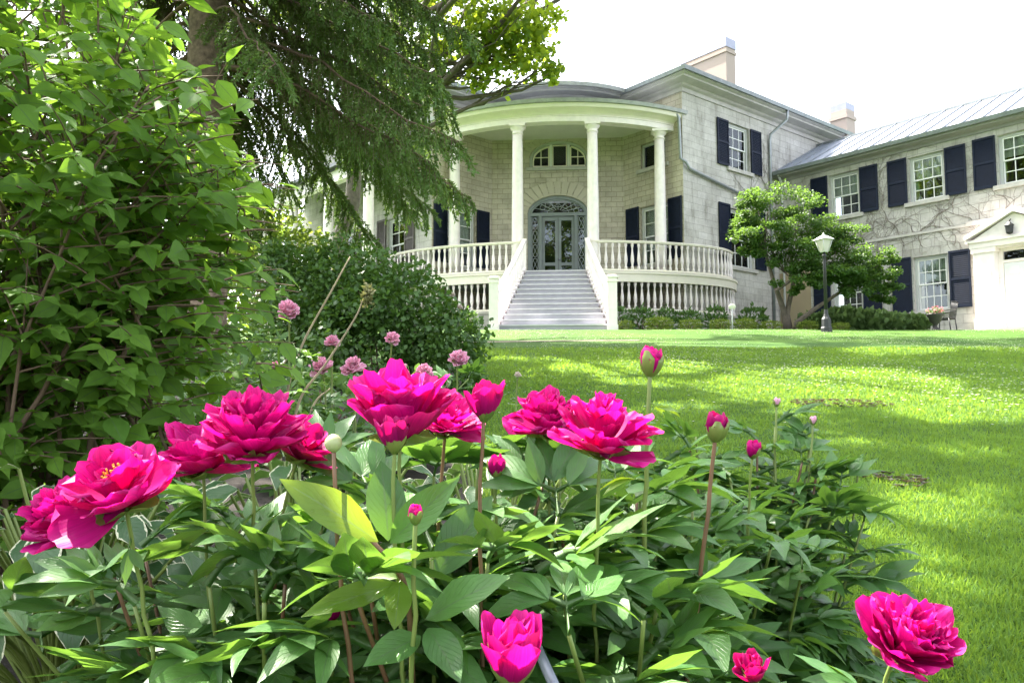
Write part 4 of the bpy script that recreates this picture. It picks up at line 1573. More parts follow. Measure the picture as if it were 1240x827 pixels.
def tree(name, label, cat, base, lobes, mat, leaf, per, r0=0.25, tpl=QUAD, group=None, bark='bark', fork=None, shell=0.45, droop=0.3, tone=(0, 1), cut=None):
    t = thing(name, label, cat, (base[0], base[1], G(base[0], base[1])), group)
    mb = MB()
    b = np.array([base[0], base[1], G(base[0], base[1]) - 0.2])
    top = np.mean([l[0] for l in lobes], 0)
    fk = np.array(fork) if fork is not None else b * 0.5 + top * 0.5
    tr = limb(mb, b, fk, r0, r0 * 0.6, 0, 8, 0.01)
    trunk = mb.build('trunk', M[bark], t)
    mb = MB()
    for i, (c, r) in enumerate(lobes):
        s = fk if i % 2 == 0 else tr[-2 - (i % 3)]
        pts = limb(mb, s, np.array(c) - np.array([0, 0, r[2] * 0.3]), r0 * 0.35, r0 * 0.09, 0.05, 6, 0.02)
        for j in range(3):
            e = np.array(c) + rvec(1)[0] * np.array(r) * 0.8
            limb(mb, pts[-3], e, r0 * 0.10, r0 * 0.03, 0.02, 4, 0.03)
    mb.build('limbs', M[bark], t)
    lv = Leaves()
    for c, r in lobes:
        n = int(per * (r[0] * r[1] * r[2]) ** (2 / 3))
        # a lobe is itself a cloud of smaller clumps, so its outline is ragged
        nc = 26
        cc, _ = blob_pts(c, np.array(r) * 0.85, nc, 0.35)
        for p in cc:
            foliage(lv, p, np.array(r) * (0.20 + 0.16 * rng.random()), max(4, n // nc), leaf, tpl, 0.2, droop, tone, cut=cut)
    lv.build('crown', M[mat], t)
    return t


# the big maple between spruce and house: its lower right boughs hang into the picture, the crown goes on unseen above it, lobes added to shade the lawn
mp = []
for (x, y, Y, r) in ((585, 40, 17.5, 1.0), (610, 30, 17.0, 1.0), (640, 60, 17.4, 0.7), (560, 60, 17.6, 0.9), (625, 55, 17.3, 0.9), (650, 78, 17.0, 0.62), (600, 88, 17.2, 0.60), (655, 20, 17.5, 0.75), (540, 20, 18, 1.2), (668, 88, 16.8, 0.30), (580, 100, 17.4, 0.35)):
    mp.append((at(x, y, Y), (r, r, r * 0.8)))
for c, r in (((-3, 18.5, 12.5), 3.2), ((0.0, 17.5, 12.4), 2.6), ((2.4, 16.5, 13.6), 2.4), ((-1.0, 16.0, 15.5), 3.0), ((-5.5, 20, 12), 3.2), ((-3.0, 20, 16), 3.4), ((3.6, 14.6, 12.0), 1.7), ((-7, 15, 13.5), 3.0), ((-4.2, 14.5, 14.5), 3.0), ((-1.5, 19.5, 15.0), 3.0), ((1.6, 19, 15.2), 2.7), ((-8, 20, 13), 3.2), ((4.2, 20, 15.8), 2.7), ((5.6, 17.4, 14.6), 2.3), ((-6, 17, 17), 3.0), ((0.6, 14.2, 13.8), 2.4), ((6.8, 20.5, 16), 2.2), ((-2, 24, 16.2), 2.8), ((1.2, 24, 17), 2.6), ((-5.5, 24, 15.5), 3.0), ((4.2, 24.5, 17.6), 2.4), ((6.8, 24, 17.8), 2.2), ((-9, 17, 14), 3.0), ((-8, 24, 15), 2.8), ((1.6, 12.6, 11.8), 2.2), ((3.3, 12.2, 10.8), 1.8), ((-0.4, 11.6, 11.4), 2.0), ((0.8, 9.8, 9.6), 1.6), ((-1.6, 9.0, 9.8), 1.5), ((2.4, 10.6, 9.8), 1.5)):
    mp.append((np.array(c, float), (r, r, r * 0.75)))
tree('maple_tree', 'bright yellow-green broadleaf tree reaching out behind the drooping conifer', 'tree', (-4.6, 19.5), mp, 'leaf_maple', 0.15, 620, 0.24, fork=(-3.6, 19.0, 8.5), cut=lambda P: ~in_pool(P) | (P[:, 2] < 10.6))

# bright trees and bushes far behind the left shrubs
far = [((-15.5, 30), 5.2, 2.4, 'pale green sunny tree glimpsed left of the verandah'),
       ((-11.5, 27), 3.3, 1.7, 'low sunny yellow-green tree in front of the verandah end'),
       ((-21, 34), 8.0, 3.6, 'tall sunlit tree behind the big left shrub'),
       ((-27, 40), 9.5, 4.2, 'farthest tree beyond the lawn at the left edge'),
       ((-14, 42), 8.0, 3.2, 'hazy green tree standing behind the end of the house')]
for (x, y), h, r, lab in far:
    b = G(x, y)
    lobes = [((x + rng.normal() * r * 0.4, y + rng.normal() * r * 0.4, b + h * (0.45 + 0.42 * i / 4)), (r * 0.62, r * 0.62, r * 0.5)) for i in range(5)]
    tree('broadleaf_tree', lab, 'tree', (x, y), [(np.array(c), q_) for c, q_ in lobes], 'leaf_far', 0.26, 330, 0.18, group='trees in the background at the left')


def spruce():
    bx, by = -4.02, 10.2
    b = G(bx, by)
    t = thing('spruce_tree', 'tall conifer with drooping dark boughs and a bare brown trunk', 'tree', (bx, by, b))
    mb = MB()
    pts = [(bx + 0.04 * math.sin(z), by, b - 0.2 + z) for z in np.linspace(0, 19, 24)]
    rad = [0.30 * (1 - 0.85 * z / 19) + (0.12 if z < 0.5 else 0) for z in np.linspace(0, 19, 24)]
    mb.tube(pts, rad, 14)
    mb.build('trunk', M['bark_spruce'], t)
    br, lv = MB(), Leaves()
    fine = Leaves()
    nP, nD, nN, nS, nR, nW = [], [], [], [], [], []
    z = 4.0
    az0 = 0.4
    while z < 18.2:
        low = z < 7.6
        nb = 8 if low else 6
        for k in range(nb):
            az = az0 + 2 * math.pi * k / nb + rng.normal() * 0.15
            L = ((4.3 - 0.20 * z) if z < 6.2 else (5.0 - 0.15 * z)) * (0.82 + 0.3 * rng.random())
            if z > 6.2 and math.sin(az) < -0.40:
                L *= 1.22  # upper boughs out of view, lengthened to shade the near lawn
            elif 6.2 < z < 9.5 and math.cos(az) > 0.2 and math.sin(az) < 0.6:
                L *= 0.72
            if z < 6.2 and math.cos(az) > 0.75:
                L *= 1.07
            bare = rng.random()                               # some boughs carry far fewer needles
            if low and math.sin(az) < -0.15 and math.cos(az) < 0.45 and z < 6.2:
                continue                                  # the bare side of the trunk
            # boughs toward the picture's right are the long ones that show
            dx, dy = math.cos(az), math.sin(az)
            if not low and (dy > 0.75):
                L *= 0.9
            path = []
            n = 12
            for i in range(n + 1):
                s = i / n
                drop = -(0.10 * s + 0.62 * s * s - 0.16 * s ** 5) * L * ((0.90 if dx > 0.6 and z < 6.2 else 1.05) if low else 0.8)
                path.append(np.array([bx + dx * L * s, by + dy * L * s, b + z + drop]) + (rng.normal(size=3) * 0.009 * L * min(1, s * 2) if 0 < i < n else 0))
            br.tube(path, list(np.linspace(0.032, 0.005, n + 1)), 5)
            visible = low and b + z - 0.4 * L < 7.0
            # hanging side twigs
            nt_ = int(L / (0.037 if visible else 0.13))
            for j in range(nt_):
                s = (0.26 if visible else 0.16) + (0.74 if visible else 0.84) * (j + rng.random()) / nt_
                i = min(int(s * n), n - 1)
                p = path[i] + (path[i + 1] - path[i]) * (s * n - i)
                ax = unit(path[i + 1] - path[i])
                sd = 1 if j % 2 else -1
                side_ = np.array([-dy, dx, 0]) * sd
                tl = (0.82 - 0.40 * s) * (0.6 + 0.6 * rng.random()) * (1 if visible else 1.1)
                d0 = unit(ax * 0.6 + side_ * 0.8 + np.array([0, 0, -0.35 - 0.7 * rng.random()]) + rng.normal(size=3) * 0.2)
                q0 = p
                d1 = unit(d0 + np.array([0, 0, -0.9]))
                m_ = 4
                tp = [p + d0 * tl * u + (d1 - d0) * tl * u * u * 0.6 for u in np.linspace(0, 1, m_ + 1)]
                if visible:
                    br.tube(tp, [0.006, 0.005, 0.004, 0.003, 0.002], 3, False)
                step = 0.015 if visible else 0.10
                ns = max(3, int(tl / step))
                for u in np.linspace(0.03, 1.0, ns):
                    pp = p + d0 * tl * u + (d1 - d0) * tl * u * u * 0.6
                    dd = unit(d0 + (d1 - d0) * u * 1.2)
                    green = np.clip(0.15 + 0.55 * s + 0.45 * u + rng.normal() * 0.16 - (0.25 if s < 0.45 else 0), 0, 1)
                    for w in range(2 if visible else 1):
                        if visible and rng.random() < (0.70 if bare < 0.16 else 0.10) * (1.25 - s):
                            continue
                        nP.append(pp)
                        nD.append(dd * 0.9 + rng.normal(size=3) * 0.5)
                        nN.append(rng.normal(size=3))
                        nS.append((0.053 + 0.022 * max(0, s - 0.5) if visible else 0.34) * (0.7 + 0.6 * rng.random()))
                        nW.append(0.52 + 0.25 * max(0, s - 0.5) if visible else 0.75)
                        nR.append(green)
        az0 += 0.55
        z += 0.34 if low else 0.60
    nP, nD, nN, nS, nR, nW = (np.array(q_) for q_ in (nP, nD, nN, nS, nR, nW))
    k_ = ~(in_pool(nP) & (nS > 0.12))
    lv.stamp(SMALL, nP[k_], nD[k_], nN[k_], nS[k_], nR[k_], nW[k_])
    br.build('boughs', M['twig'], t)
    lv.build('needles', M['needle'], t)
    print('spruce needles', len(nP))


spruce()


def lilac():
    """large leaf shrub filling the left edge"""
    bx, by = -1.75, 2.55
    t = thing('leafy_shrub', 'tall bright green shrub with pointed oval leaves filling the left edge', 'shrub', (bx, by, G(bx, by)))
    ends = []
    r_ = np.random.default_rng(5)
    for i in range(66):
        x0, y0 = bx + r_.normal() * 0.28, by + r_.normal() * 0.25
        az, sp = r_.random() * 6.28, r_.random() ** 0.6
        h = 2.95 * (0.30 + 0.70 * r_.random() ** 0.7) * (1.12 - 0.42 * sp)
        x1, y1 = bx + math.cos(az) * sp * 1.35, by + math.sin(az) * sp * 1.05
        mb = MB()
        z0 = G(x0, y0) - 0.05
        pts = []
        for k in range(8):
            u = k / 7
            pts.append((x0 + (x1 - x0) * u ** 1.6 + r_.normal() * 0.015, y0 + (y1 - y0) * u ** 1.6 + r_.normal() * 0.015, z0 + h * (u ** 0.85)))
        zz_ = max(k for k in range(8) if k < 2 or pts[k][0] / pts[k][1] < np.interp(pts[k][2] / pts[k][1], [-0.25, -0.02, 0.15, 0.26, 0.40, 0.55], [-0.38, -0.32, -0.31, -0.35, -0.42, -0.52]))
        pts = pts[:zz_ + 1]
        mb = MB()
        th = (0.0085 + 0.004 * r_.random()) * (0.6 if y1 < by - 0.2 else 1.0)
        mb.tube(pts, list(np.linspace(th, 0.0025, 8))[:zz_ + 1], 6)
        mb.build('stem', M['twig'], t)
        ends.append(np.array(pts))
    tw, lv = MB(), Leaves()
    P, D, Nn, S, Rr = [], [], [], [], []

    def edge_ok(p, s, r):
        if p[1] < 0.9:
            return False
        zz = p[2] / p[1]                                   # outline of the shrub: narrow at the top, widest at eye level and above
        e = np.interp(zz, [-0.25, -0.12, -0.02, 0.06, 0.15, 0.26, 0.40, 0.55], [-0.50, -0.40, -0.325, -0.30, -0.30, -0.33, -0.40, -0.49])
        return p[0] / p[1] < e + 0.02 * math.sin(p[2] * 9) or (s > 0.068 and r > 0.88 and p[0] / p[1] < e + 0.06)

    def shoot(p, d, L, npair, size, tone):
        if not edge_ok(p + d * L * 0.6, size, tone):
            return
        q = [p + d * L * u + np.array([0, 0, -0.16 * L * u * u]) for u in np.linspace(0, 1, 5)]
        tw.tube(q, [0.0035, 0.003, 0.0026, 0.002, 0.0012], 4, False)
        for j in range(npair):
            u = (j + 0.6) / npair
            pp = p + d * L * u + np.array([0, 0, -0.16 * L * u * u])
            ax = np.cross(d, [0, 0, 1.0]) if j % 2 == 0 else np.cross(d, [0.3, 0.2, 1.0])
            ax = ax / (np.linalg.norm(ax) + 1e-6)
            for sg in (-1, 1):
                P.append(pp)
                D.append(d * 0.55 + ax * sg * 0.8 + np.array([0, -0.1, -0.50]) + r_.normal(size=3) * 0.25)
                Nn.append(np.array([0.1, -0.45, 0.9]) + r_.normal(size=3) * 0.42)
                S.append(size * (0.50 + 0.85 * r_.random()))
                Rr.append(np.clip(tone + r_.normal() * 0.22, 0, 1))
        P.append(p + d * L + np.array([0, 0, -0.16 * L]))
        D.append(d + np.array([0, 0, -0.35]))
        Nn.append(np.array([0, -0.2, 1.0]))
        S.append(size * 0.9)
        Rr.append(np.clip(tone + 0.15, 0, 1))

    for pts in ends:
        for k in range(1, len(pts)):
            nsh = (6 if k > 2 else 3) if pts[k][2] > -0.55 else 0
            for j in range(nsh):
                az = r_.random() * 6.28
                out = np.array([math.cos(az), math.sin(az), 0.25 + 0.25 * r_.random()])
                rad = np.array([pts[k][0] - bx, pts[k][1] - by, 0.0])
                d = out * 0.8 + unit(rad) * 0.75
                d = d / np.linalg.norm(d)
                shoot(pts[k] + (pts[k] - pts[k - 1]) * (r_.random() - 0.5), d, 0.20 + 0.30 * r_.random(), 4, 0.064 + 0.026 * r_.random() ** 2, 0.5)
        shoot(pts[-1], unit(pts[-1] - pts[-2]), 0.3, 5, 0.075, 0.7)
    # shoots that stand clear of the right-hand outline in the sun
    for (x, y, Y, dx, dz, L, s_) in ((255, 115, 2.2, 0.25, 0.5, 0.16, 0.080), (275, 130, 2.2, 0.8, 0.35, 0.16, 0.075), (305, 225, 2.1, 0.9, 0.25, 0.12, 0.085), (200, 25, 2.2, 0.5, 0.5, 0.16, 0.085), (120, 20, 2.1, 0.0, 1, 0.12, 0.085),
                                     (300, 330, 2.1, 0.9, 0.3, 0.17, 0.075), (330, 350, 2.1, 0.9, 0.1, 0.12, 0.075), (325, 440, 2.1, 0.8, 0.0, 0.1, 0.07), (250, 170, 2.1, 0.8, 0.3, 0.16, 0.075), (290, 280, 2.15, 0.8, 0.2, 0.16, 0.07), (150, 60, 2.1, 0.4, 0.7, 0.15, 0.08)):
        shoot(at(x, y, Y) - np.array([dx, 0, dz]) * L * 0.4, unit(np.array([dx, -0.1, dz])), L, 3, s_, 0.9)
    keep = np.array([edge_ok(p, s, r) for p, s, r in zip(np.array(P), S, Rr)])
    P, D, Nn, S, Rr = (np.array(q)[keep] for q in (P, D, Nn, S, Rr))
    lv.stamp(OVATE, P, D, Nn, S, Rr, 0.9 + 0.3 * r_.random(len(P)))
    tw.build('twigs', M['twig'], t)
    lv.build('foliage', M['leaf_shrub'], t, True)
    print('shrub leaves', len(P))


lilac()


def bush(name, label, cat, base, lobes, mat, leaf, per, tpl=SMALL, group=None, droop=0.2, stems=9, rr=0.012, shell=0.5):
    t = thing(name, label, cat, (base[0], base[1], G(base[0], base[1])), group)
    mb = MB()
    b = np.array([base[0], base[1], G(base[0], base[1]) - 0.05])
    for i in range(stems):
        c, r = lobes[i % len(lobes)]
        e = np.array(c) + rvec(1)[0] * np.array(r) * 0.5
        limb(mb, b + rng.normal(size=3) * np.array([0.08, 0.08, 0]), e, rr, rr * 0.3, 0, 5, 0.03)
    mb.build('stems', M['twig'], t)
    lv = Leaves()
    for c, r in lobes:
        n = int(per * (r[0] * r[1] * r[2]) ** (2 / 3))
        nc = 30
        cc, _ = blob_pts(c, np.array(r) * 0.9, nc, 0.6)
        for p in cc:
            foliage(lv, p, np.array(r) * (0.20 + 0.18 * rng.random()), max(4, n // nc), leaf, tpl, 0.2, droop)
        foliage(lv, c, np.array(r) * 0.9, n // 2, leaf, tpl, 0.6, droop)
    lv.build('foliage', M[mat], t)
    return t


def lob(x, y, Y, r, rz=None):
    return (at(x, y, Y), (r, r, rz or r * 0.85))


# dark dense shrub left of the steps, in front of it lower shrubs
bush('dense_shrub', 'large rounded dark green shrub in front of the porch railing', 'shrub', (-1.35, 8.6),
     [lob(390, 360, 8.8, 0.72), lob(430, 345, 8.6, 0.62), lob(490, 375, 8.4, 0.66), lob(530, 410, 8.2, 0.55), lob(440, 420, 8.2, 0.75), lob(370, 420, 8.5, 0.7), lob(545, 450, 8.0, 0.42), lob(350, 335, 9.0, 0.5)], 'leaf_dark', 0.062, 5200, QUAD, stems=22)
bush('yellow_green_bush', 'loose yellow-green bush peeping over the dark shrub near the verandah', 'shrub', (-4.0, 13),
     [lob(330, 300, 13, 0.9), lob(375, 310, 12.8, 0.6), lob(300, 350, 13, 0.9), lob(345, 370, 12.5, 0.9)], 'leaf_far', 0.10, 900, QUAD, stems=10)

bush('perennial_clump', 'low leafy perennials between the left shrub and the pale pink flowers', 'plant', (-1.75, 5.2), [lob(225, 455, 5.2, 0.36), lob(270, 425, 5.6, 0.42), lob(300, 470, 4.9, 0.34), lob(255, 500, 4.6, 0.34)], 'leaf_bed', 0.10, 900, LANCE, stems=10)
bush('perennial_clump', 'low leafy perennials under the bare canes beside the dark shrub', 'plant', (-1.0, 4.6), [lob(350, 480, 4.9, 0.34), lob(400, 500, 4.6, 0.32), lob(450, 505, 4.9, 0.34), lob(500, 495, 5.2, 0.32)], 'leaf_bed', 0.10, 900, LANCE, stems=10)

# small layered tree before the wing
def layered():
    bx, by = at(957, 395, 24.6)[:2]
    b = G(bx, by)
    t = thing('layered_tree', 'small spreading tree with tiered green foliage and several crooked trunks', 'tree', (bx, by, b))
    mb = MB()
    f1 = at(938, 345, 24.6)
    st = [((bx - 0.1, by, b - 0.1), at(948, 372, 24.6), at(938, 345, 24.6), at(925, 300, 24.5), at(930, 255, 24.5)),
          ((bx, by, b - 0.1), at(953, 380, 24.6), at(961, 340, 24.6), at(957, 300, 24.6), at(970, 262, 24.6)),
          ((bx + 0.2, by + 0.1, b - 0.1), at(965, 390, 24.4), at(990, 372, 24.2), at(1020, 352, 24.0), at(1055, 335, 23.9)),
          ((bx, by, b - 0.1), at(951, 384, 24.6), at(940, 352, 24.3), at(960, 338, 24.0), at(1000, 300, 23.8))]
    for s in st:
        mb = MB()
        mb.tube([np.array(p) for p in s], [0.11, 0.085, 0.065, 0.045, 0.02], 8)
        mb.build('trunk', M['bark'], t)
    lv, tw = Leaves(), MB()
    for (x, y, Y, r, rz) in ((915, 248, 24.6, 0.75, 0.30), (955, 262, 24.4, 0.95, 0.28), (925, 275, 24.0, 0.8, 0.25), (985, 272, 24.2, 0.9, 0.28), (1020, 280, 24.1, 0.75, 0.26), (940, 300, 24.2, 0.8, 0.22), (975, 305, 23.6, 0.7, 0.25), (960, 330, 23.8, 0.55, 0.22),
                             (1000, 325, 23.7, 0.7, 0.2), (1045, 312, 23.8, 0.8, 0.25), (1075, 318, 23.8, 0.45, 0.18), (1020, 335, 23.5, 0.75, 0.2), (1060, 340, 23.6, 0.6, 0.2), (1070, 355, 23.5, 0.4, 0.18), (1005, 290, 24, 0.6, 0.22), (900, 262, 24.4, 0.45, 0.22), (975, 345, 23.6, 0.35, 0.15), (935, 258, 24.2, 0.9, 0.4), (965, 285, 24.2, 0.9, 0.4), (990, 300, 24.0, 0.9, 0.35), (925, 290, 24.3, 0.7, 0.3), (1030, 322, 23.8, 0.8, 0.3), (1050, 330, 23.7, 0.7, 0.3), (905, 275, 24.3, 0.5, 0.3), (1035, 350, 23.6, 0.45, 0.3), (910, 300, 24.2, 0.35, 0.25), (1000, 312, 23.9, 0.7, 0.4)):
        c = at(x, y, Y)
        for j in range(7):
            p = c + rng.normal(size=3) * np.array([r * 0.50, r * 0.50, rz * 0.95])
            foliage(lv, p, np.array([r * 0.46, r * 0.46, rz * 0.55]), 200, 0.080, QUAD, 0.1, 0.25, flat=0.85)
        limb(tw, at(950, 330, 24.3) if x < 1000 else at(1000, 335, 24), c, 0.02, 0.008, 0.02, 5, 0.03)
    tw.build('limbs', M['bark'], t)
    lv.build('crown', M['leaf_dogwood'], t)


layered()

# ---- foundation planting
def mound(name, label, r, h, mat, leaf, n, group, tpl=SMALL, up=0.4, loc=(0, 0, 0)):
    t = thing(name, label, 'shrub' if 'box' in name or 'feather' in name else 'plant', (0, 0, 0), group)
    lv = Leaves()
    P, d = blob_pts((0, 0, h * 0.45), (r, r, h * 0.58), n, 0.5)
    k = P[:, 2] > 0
    P, d = P[k], d[k]
    m_ = len(P)
    P = P * (1 + 0.12 * np.sin(P * 19 / max(r, h)))
    lv.stamp(tpl, P, d + np.array([0, 0, up]) + rng.normal(size=(m_, 3)) * 0.5, d + rng.normal(size=(m_, 3)) * 0.5 + np.array([0, 0, .5]), leaf * (0.7 + 0.6 * rng.random(m_)), rng.random(m_))
    lv.build('foliage', M[mat], t)
    mb = MB()
    for i in range(5):
        a = i * 1.256
        mb.tube([(0.02 * math.cos(a), 0.02 * math.sin(a), -0.06), (r * 0.5 * math.cos(a), r * 0.5 * math.sin(a), h * 0.6)], [0.014, 0.006], 5)
    mb.build('stems', M['twig'], t)
    t.location = loc
    WLOC[t.name] = np.array(loc)
    return t


BOX_G = 'clipped box bushes along the front of the house'
first = None
boxes = [(757, 402, 23.6, 0.8, 'low yellow-green box bush beside the right newel post'), (798, 401, 23.7, 1.15, 'rounded box bush, brightest of the row below the porch'),
         (836, 403, 23.8, 0.95, 'clipped box bush between the brightest one and the next to its right'), (873, 404, 23.9, 0.95, 'clipped box bush left of the white plant marker'),
         (902, 405, 24.0, 1.0, 'wide flat box bush right of the white plant marker'), (934, 405, 24.1, 0.85, 'flat box bush left of the crooked trunks'),
         (978, 404, 24.0, 0.85, 'flat box bush just right of the crooked trunks'), (1018, 403, 23.6, 0.7, 'small flat box bush just right of the lamp post base')]
for x, y, Y, s, lab in boxes:
    p = at(x, y, Y)
    L = (p[0], Y, G(p[0], Y))
    if first is None:
        first = mound('box_bush', lab, 0.34, 0.42, 'leaf_box', 0.045, 1500, BOX_G)
        first.location = L
        first.scale = (s, s, s * 0.9)
    else:
        copy_thing(first, L, rng.random() * 6, (s * 1.1, s * 1.1, s * 0.82), lab)
BP = 'leafy plants below the porch'
first = None
for x, Y, s, lab in ((747, 24.6, 0.9, 'dark upright plant beside the right stair post'), (777, 25.2, 1.25, 'tall leafy plant left of the brightest box bush'), (806, 25.3, 1.05, 'broad leafy plant behind the brightest box bush'),
                     (835, 25.4, 1.2, 'tallest leafy plant under the middle of the right balusters'), (866, 25.6, 1.1, 'leafy plant under the right end of the balusters'), (912, 26.2, 1.25, 'leafy plant against the side wall below the cellar lintel'),
                     (566, 24.3, 1.0, 'green plant at the left of the steps beside the newel post')):
    p = at(x, 395, Y)
    L = (p[0], Y, G(p[0], Y))
    if first is None:
        first = mound('leafy_plant', lab, 0.42, 0.85, 'leaf_bed', 0.16, 420, BP, LANCE, 0.9)
        first.location = L
        first.scale = (s, s, s)
    else:
        copy_thing(first, L, rng.random() * 6, (s * 0.86, s * 0.86, s * (0.62 + 0.3 * rng.random())), lab)
FP = 'feathery shrubs along the wing'
first = None
for x, Y, s, lab in ((985, 25.6, 0.9, 'feathery green shrub left of the lamp post'), (1020, 25.5, 1.15, 'feathery shrub just right of the lamp post'), (1048, 25.4, 1.05, 'feathery shrub in the middle of the row under the wing windows'),
                     (1078, 25.3, 0.95, 'feathery shrub below the shutter left of the urn'), (1105, 25.2, 0.85, 'feathery shrub nearest the flower urn')):
    p = at(x, 395, Y)
    L = (p[0], Y, G(p[0], Y))
    if first is None:
        first = mound('feathery_shrub', lab, 0.55, 0.62, 'leaf_lav', 0.16, 1300, FP, BLADE, 1.2)
        # thin leaves
        first.location = L
        first.scale = (s, s, s)
    else:
        copy_thing(first, L, rng.random() * 6, s, lab)

# dry creeper stems on the walls
def creeper(fr, name, label, roots, z1, holes, n, loc):
    t = MB()

    def inside(s, z):
        return any(h[0] - 0.02 < s < h[1] + 0.02 and h[2] - 0.16 < z < h[3] + 0.02 for h in holes)

    def grow(s, z, a, r, depth, length):
        pts = [fr.p(s, z, 0.02)]
        while length > 0:
            a += rng.normal() * 0.38
            a = a * 0.97
            s2, z2 = s + math.sin(a) * 0.11, z + math.cos(a) * 0.11
            if inside(s2, z2) or z2 > z1 or s2 < 0.05:
                break
            s, z = s2, z2
            pts.append(fr.p(s, z, 0.012 + 0.014 * rng.random()))
            length -= 0.11
            if depth < 4 and rng.random() < 0.14:
                grow(s, z, a + rng.choice([-1, 1]) * (0.5 + 0.7 * rng.random()), r * 0.72, depth + 1, length * 0.75 + 0.3)
        if len(pts) > 2:
            t.tube(pts, list(np.linspace(r, r * 0.4, len(pts))), 4, False)
    for s, z in roots:
        grow(s, z, rng.normal() * 0.3, 0.011, 0, n)
    o = t.build(name, M['vine'])
    return tag(o, label, 'climber')


allh = [(h[0] - 0.1, h[1] + 0.1, h[2], h[3]) for h in UPW + LOW]
creeper(wing, 'dry_creeper', 'leafless creeper stems spreading over the wing wall between the windows', [(1.7, 5.2), (2.8, 5.3), (3.7, 2.6), (4.2, 2.8), (4.3, 5.0), (4.9, 5.2), (5.6, 5.4), (6.6, 5.3), (7.2, 6.05), (8.2, 6.2), (9.0, 6.3), (0.6, 5), (1.2, 5.5)], 9.2, allh, 5.0, 0)
creeper(side, 'dry_creeper', 'leafless creeper stems on the side wall of the main block', [(4.9, 5.6), (5.1, 7.9), (4.6, 7.6), (5.0, 8.4), (5.5, 7.0)], 10.6, H_SIDE, 3.4, 0)

# ================================================================== PEONIES
M['petal'] = leafmat('magenta_petal', (0.32, 0.003, 0.120), (0.54, 0.005, 0.220), (0.85, 0.006, 0.23), 0.42, 0.5, 0.12, streak=0.22)
M['petal_deep'] = leafmat('deep_magenta_petal', (0.22, 0.002, 0.080), (0.37, 0.003, 0.150), (0.75, 0.004, 0.13), 0.32, 0.5, 0.12, streak=0.22)
M['petal_pink'] = leafmat('pale_pink_petal', (0.72, 0.34, 0.50), (0.86, 0.52, 0.66), (0.85, 0.30, 0.45), 0.38, 0.55, 0.3, streak=0.22)
M['petal_white'] = leafmat('faded_white_petal', (0.62, 0.52, 0.47), (0.75, 0.66, 0.60), (0.8, 0.7, 0.6), 0.35, 0.55, 0.3)
M['stamen'] = simple('golden_stamens', (0.80, 0.36, 0.03), 0.6, 0.2, 200)
M['sepal'] = leafmat('green_sepal', (0.11, 0.17, 0.035), (0.22, 0.27, 0.07), (0.35, 0.42, 0.08), 0.25, 0.4, 0.45)
M['stem_green'] = simple('green_stem', (0.15, 0.20, 0.045), 0.45, 0.2, 14)
M['stem_red'] = simple('reddish_stem', (0.15, 0.080, 0.040), 0.45, 0.3, 12)
M['leaf_peony'] = leafmat('peony_leaf', (0.038, 0.112, 0.028), (0.086, 0.195, 0.046), (0.21, 0.40, 0.042), 0.32, 0.40, 0.45, rib=(0.10, 0.17, 0.06), ribw=0.028, veins=0.40, mottle=0.22)
M['leaf_peony_bright'] = leafmat('young_peony_leaf', (0.10, 0.19, 0.025), (0.15, 0.25, 0.03), (0.42, 0.58, 0.03), 0.46, 0.36, 0.5, rib=(0.2, 0.3, 0.08), ribw=0.028, veins=0.35, mottle=0.15)
M['leaf_hosta'] = leafmat('hosta_leaf', (0.030, 0.085, 0.028), (0.050, 0.115, 0.040), (0.20, 0.36, 0.06), 0.3, 0.4, 0.45, rib=(0.09, 0.15, 0.06), ribw=0.02, edge=(0.62, 0.62, 0.42), edgew=0.06, veins=0.5)
M['leaf_strap'] = leafmat('strap_leaf', (0.050, 0.125, 0.024), (0.100, 0.205, 0.038), (0.28, 0.48, 0.04), 0.38, 0.35, 0.5, rib=(0.03, 0.08, 0.02), ribw=0.06)


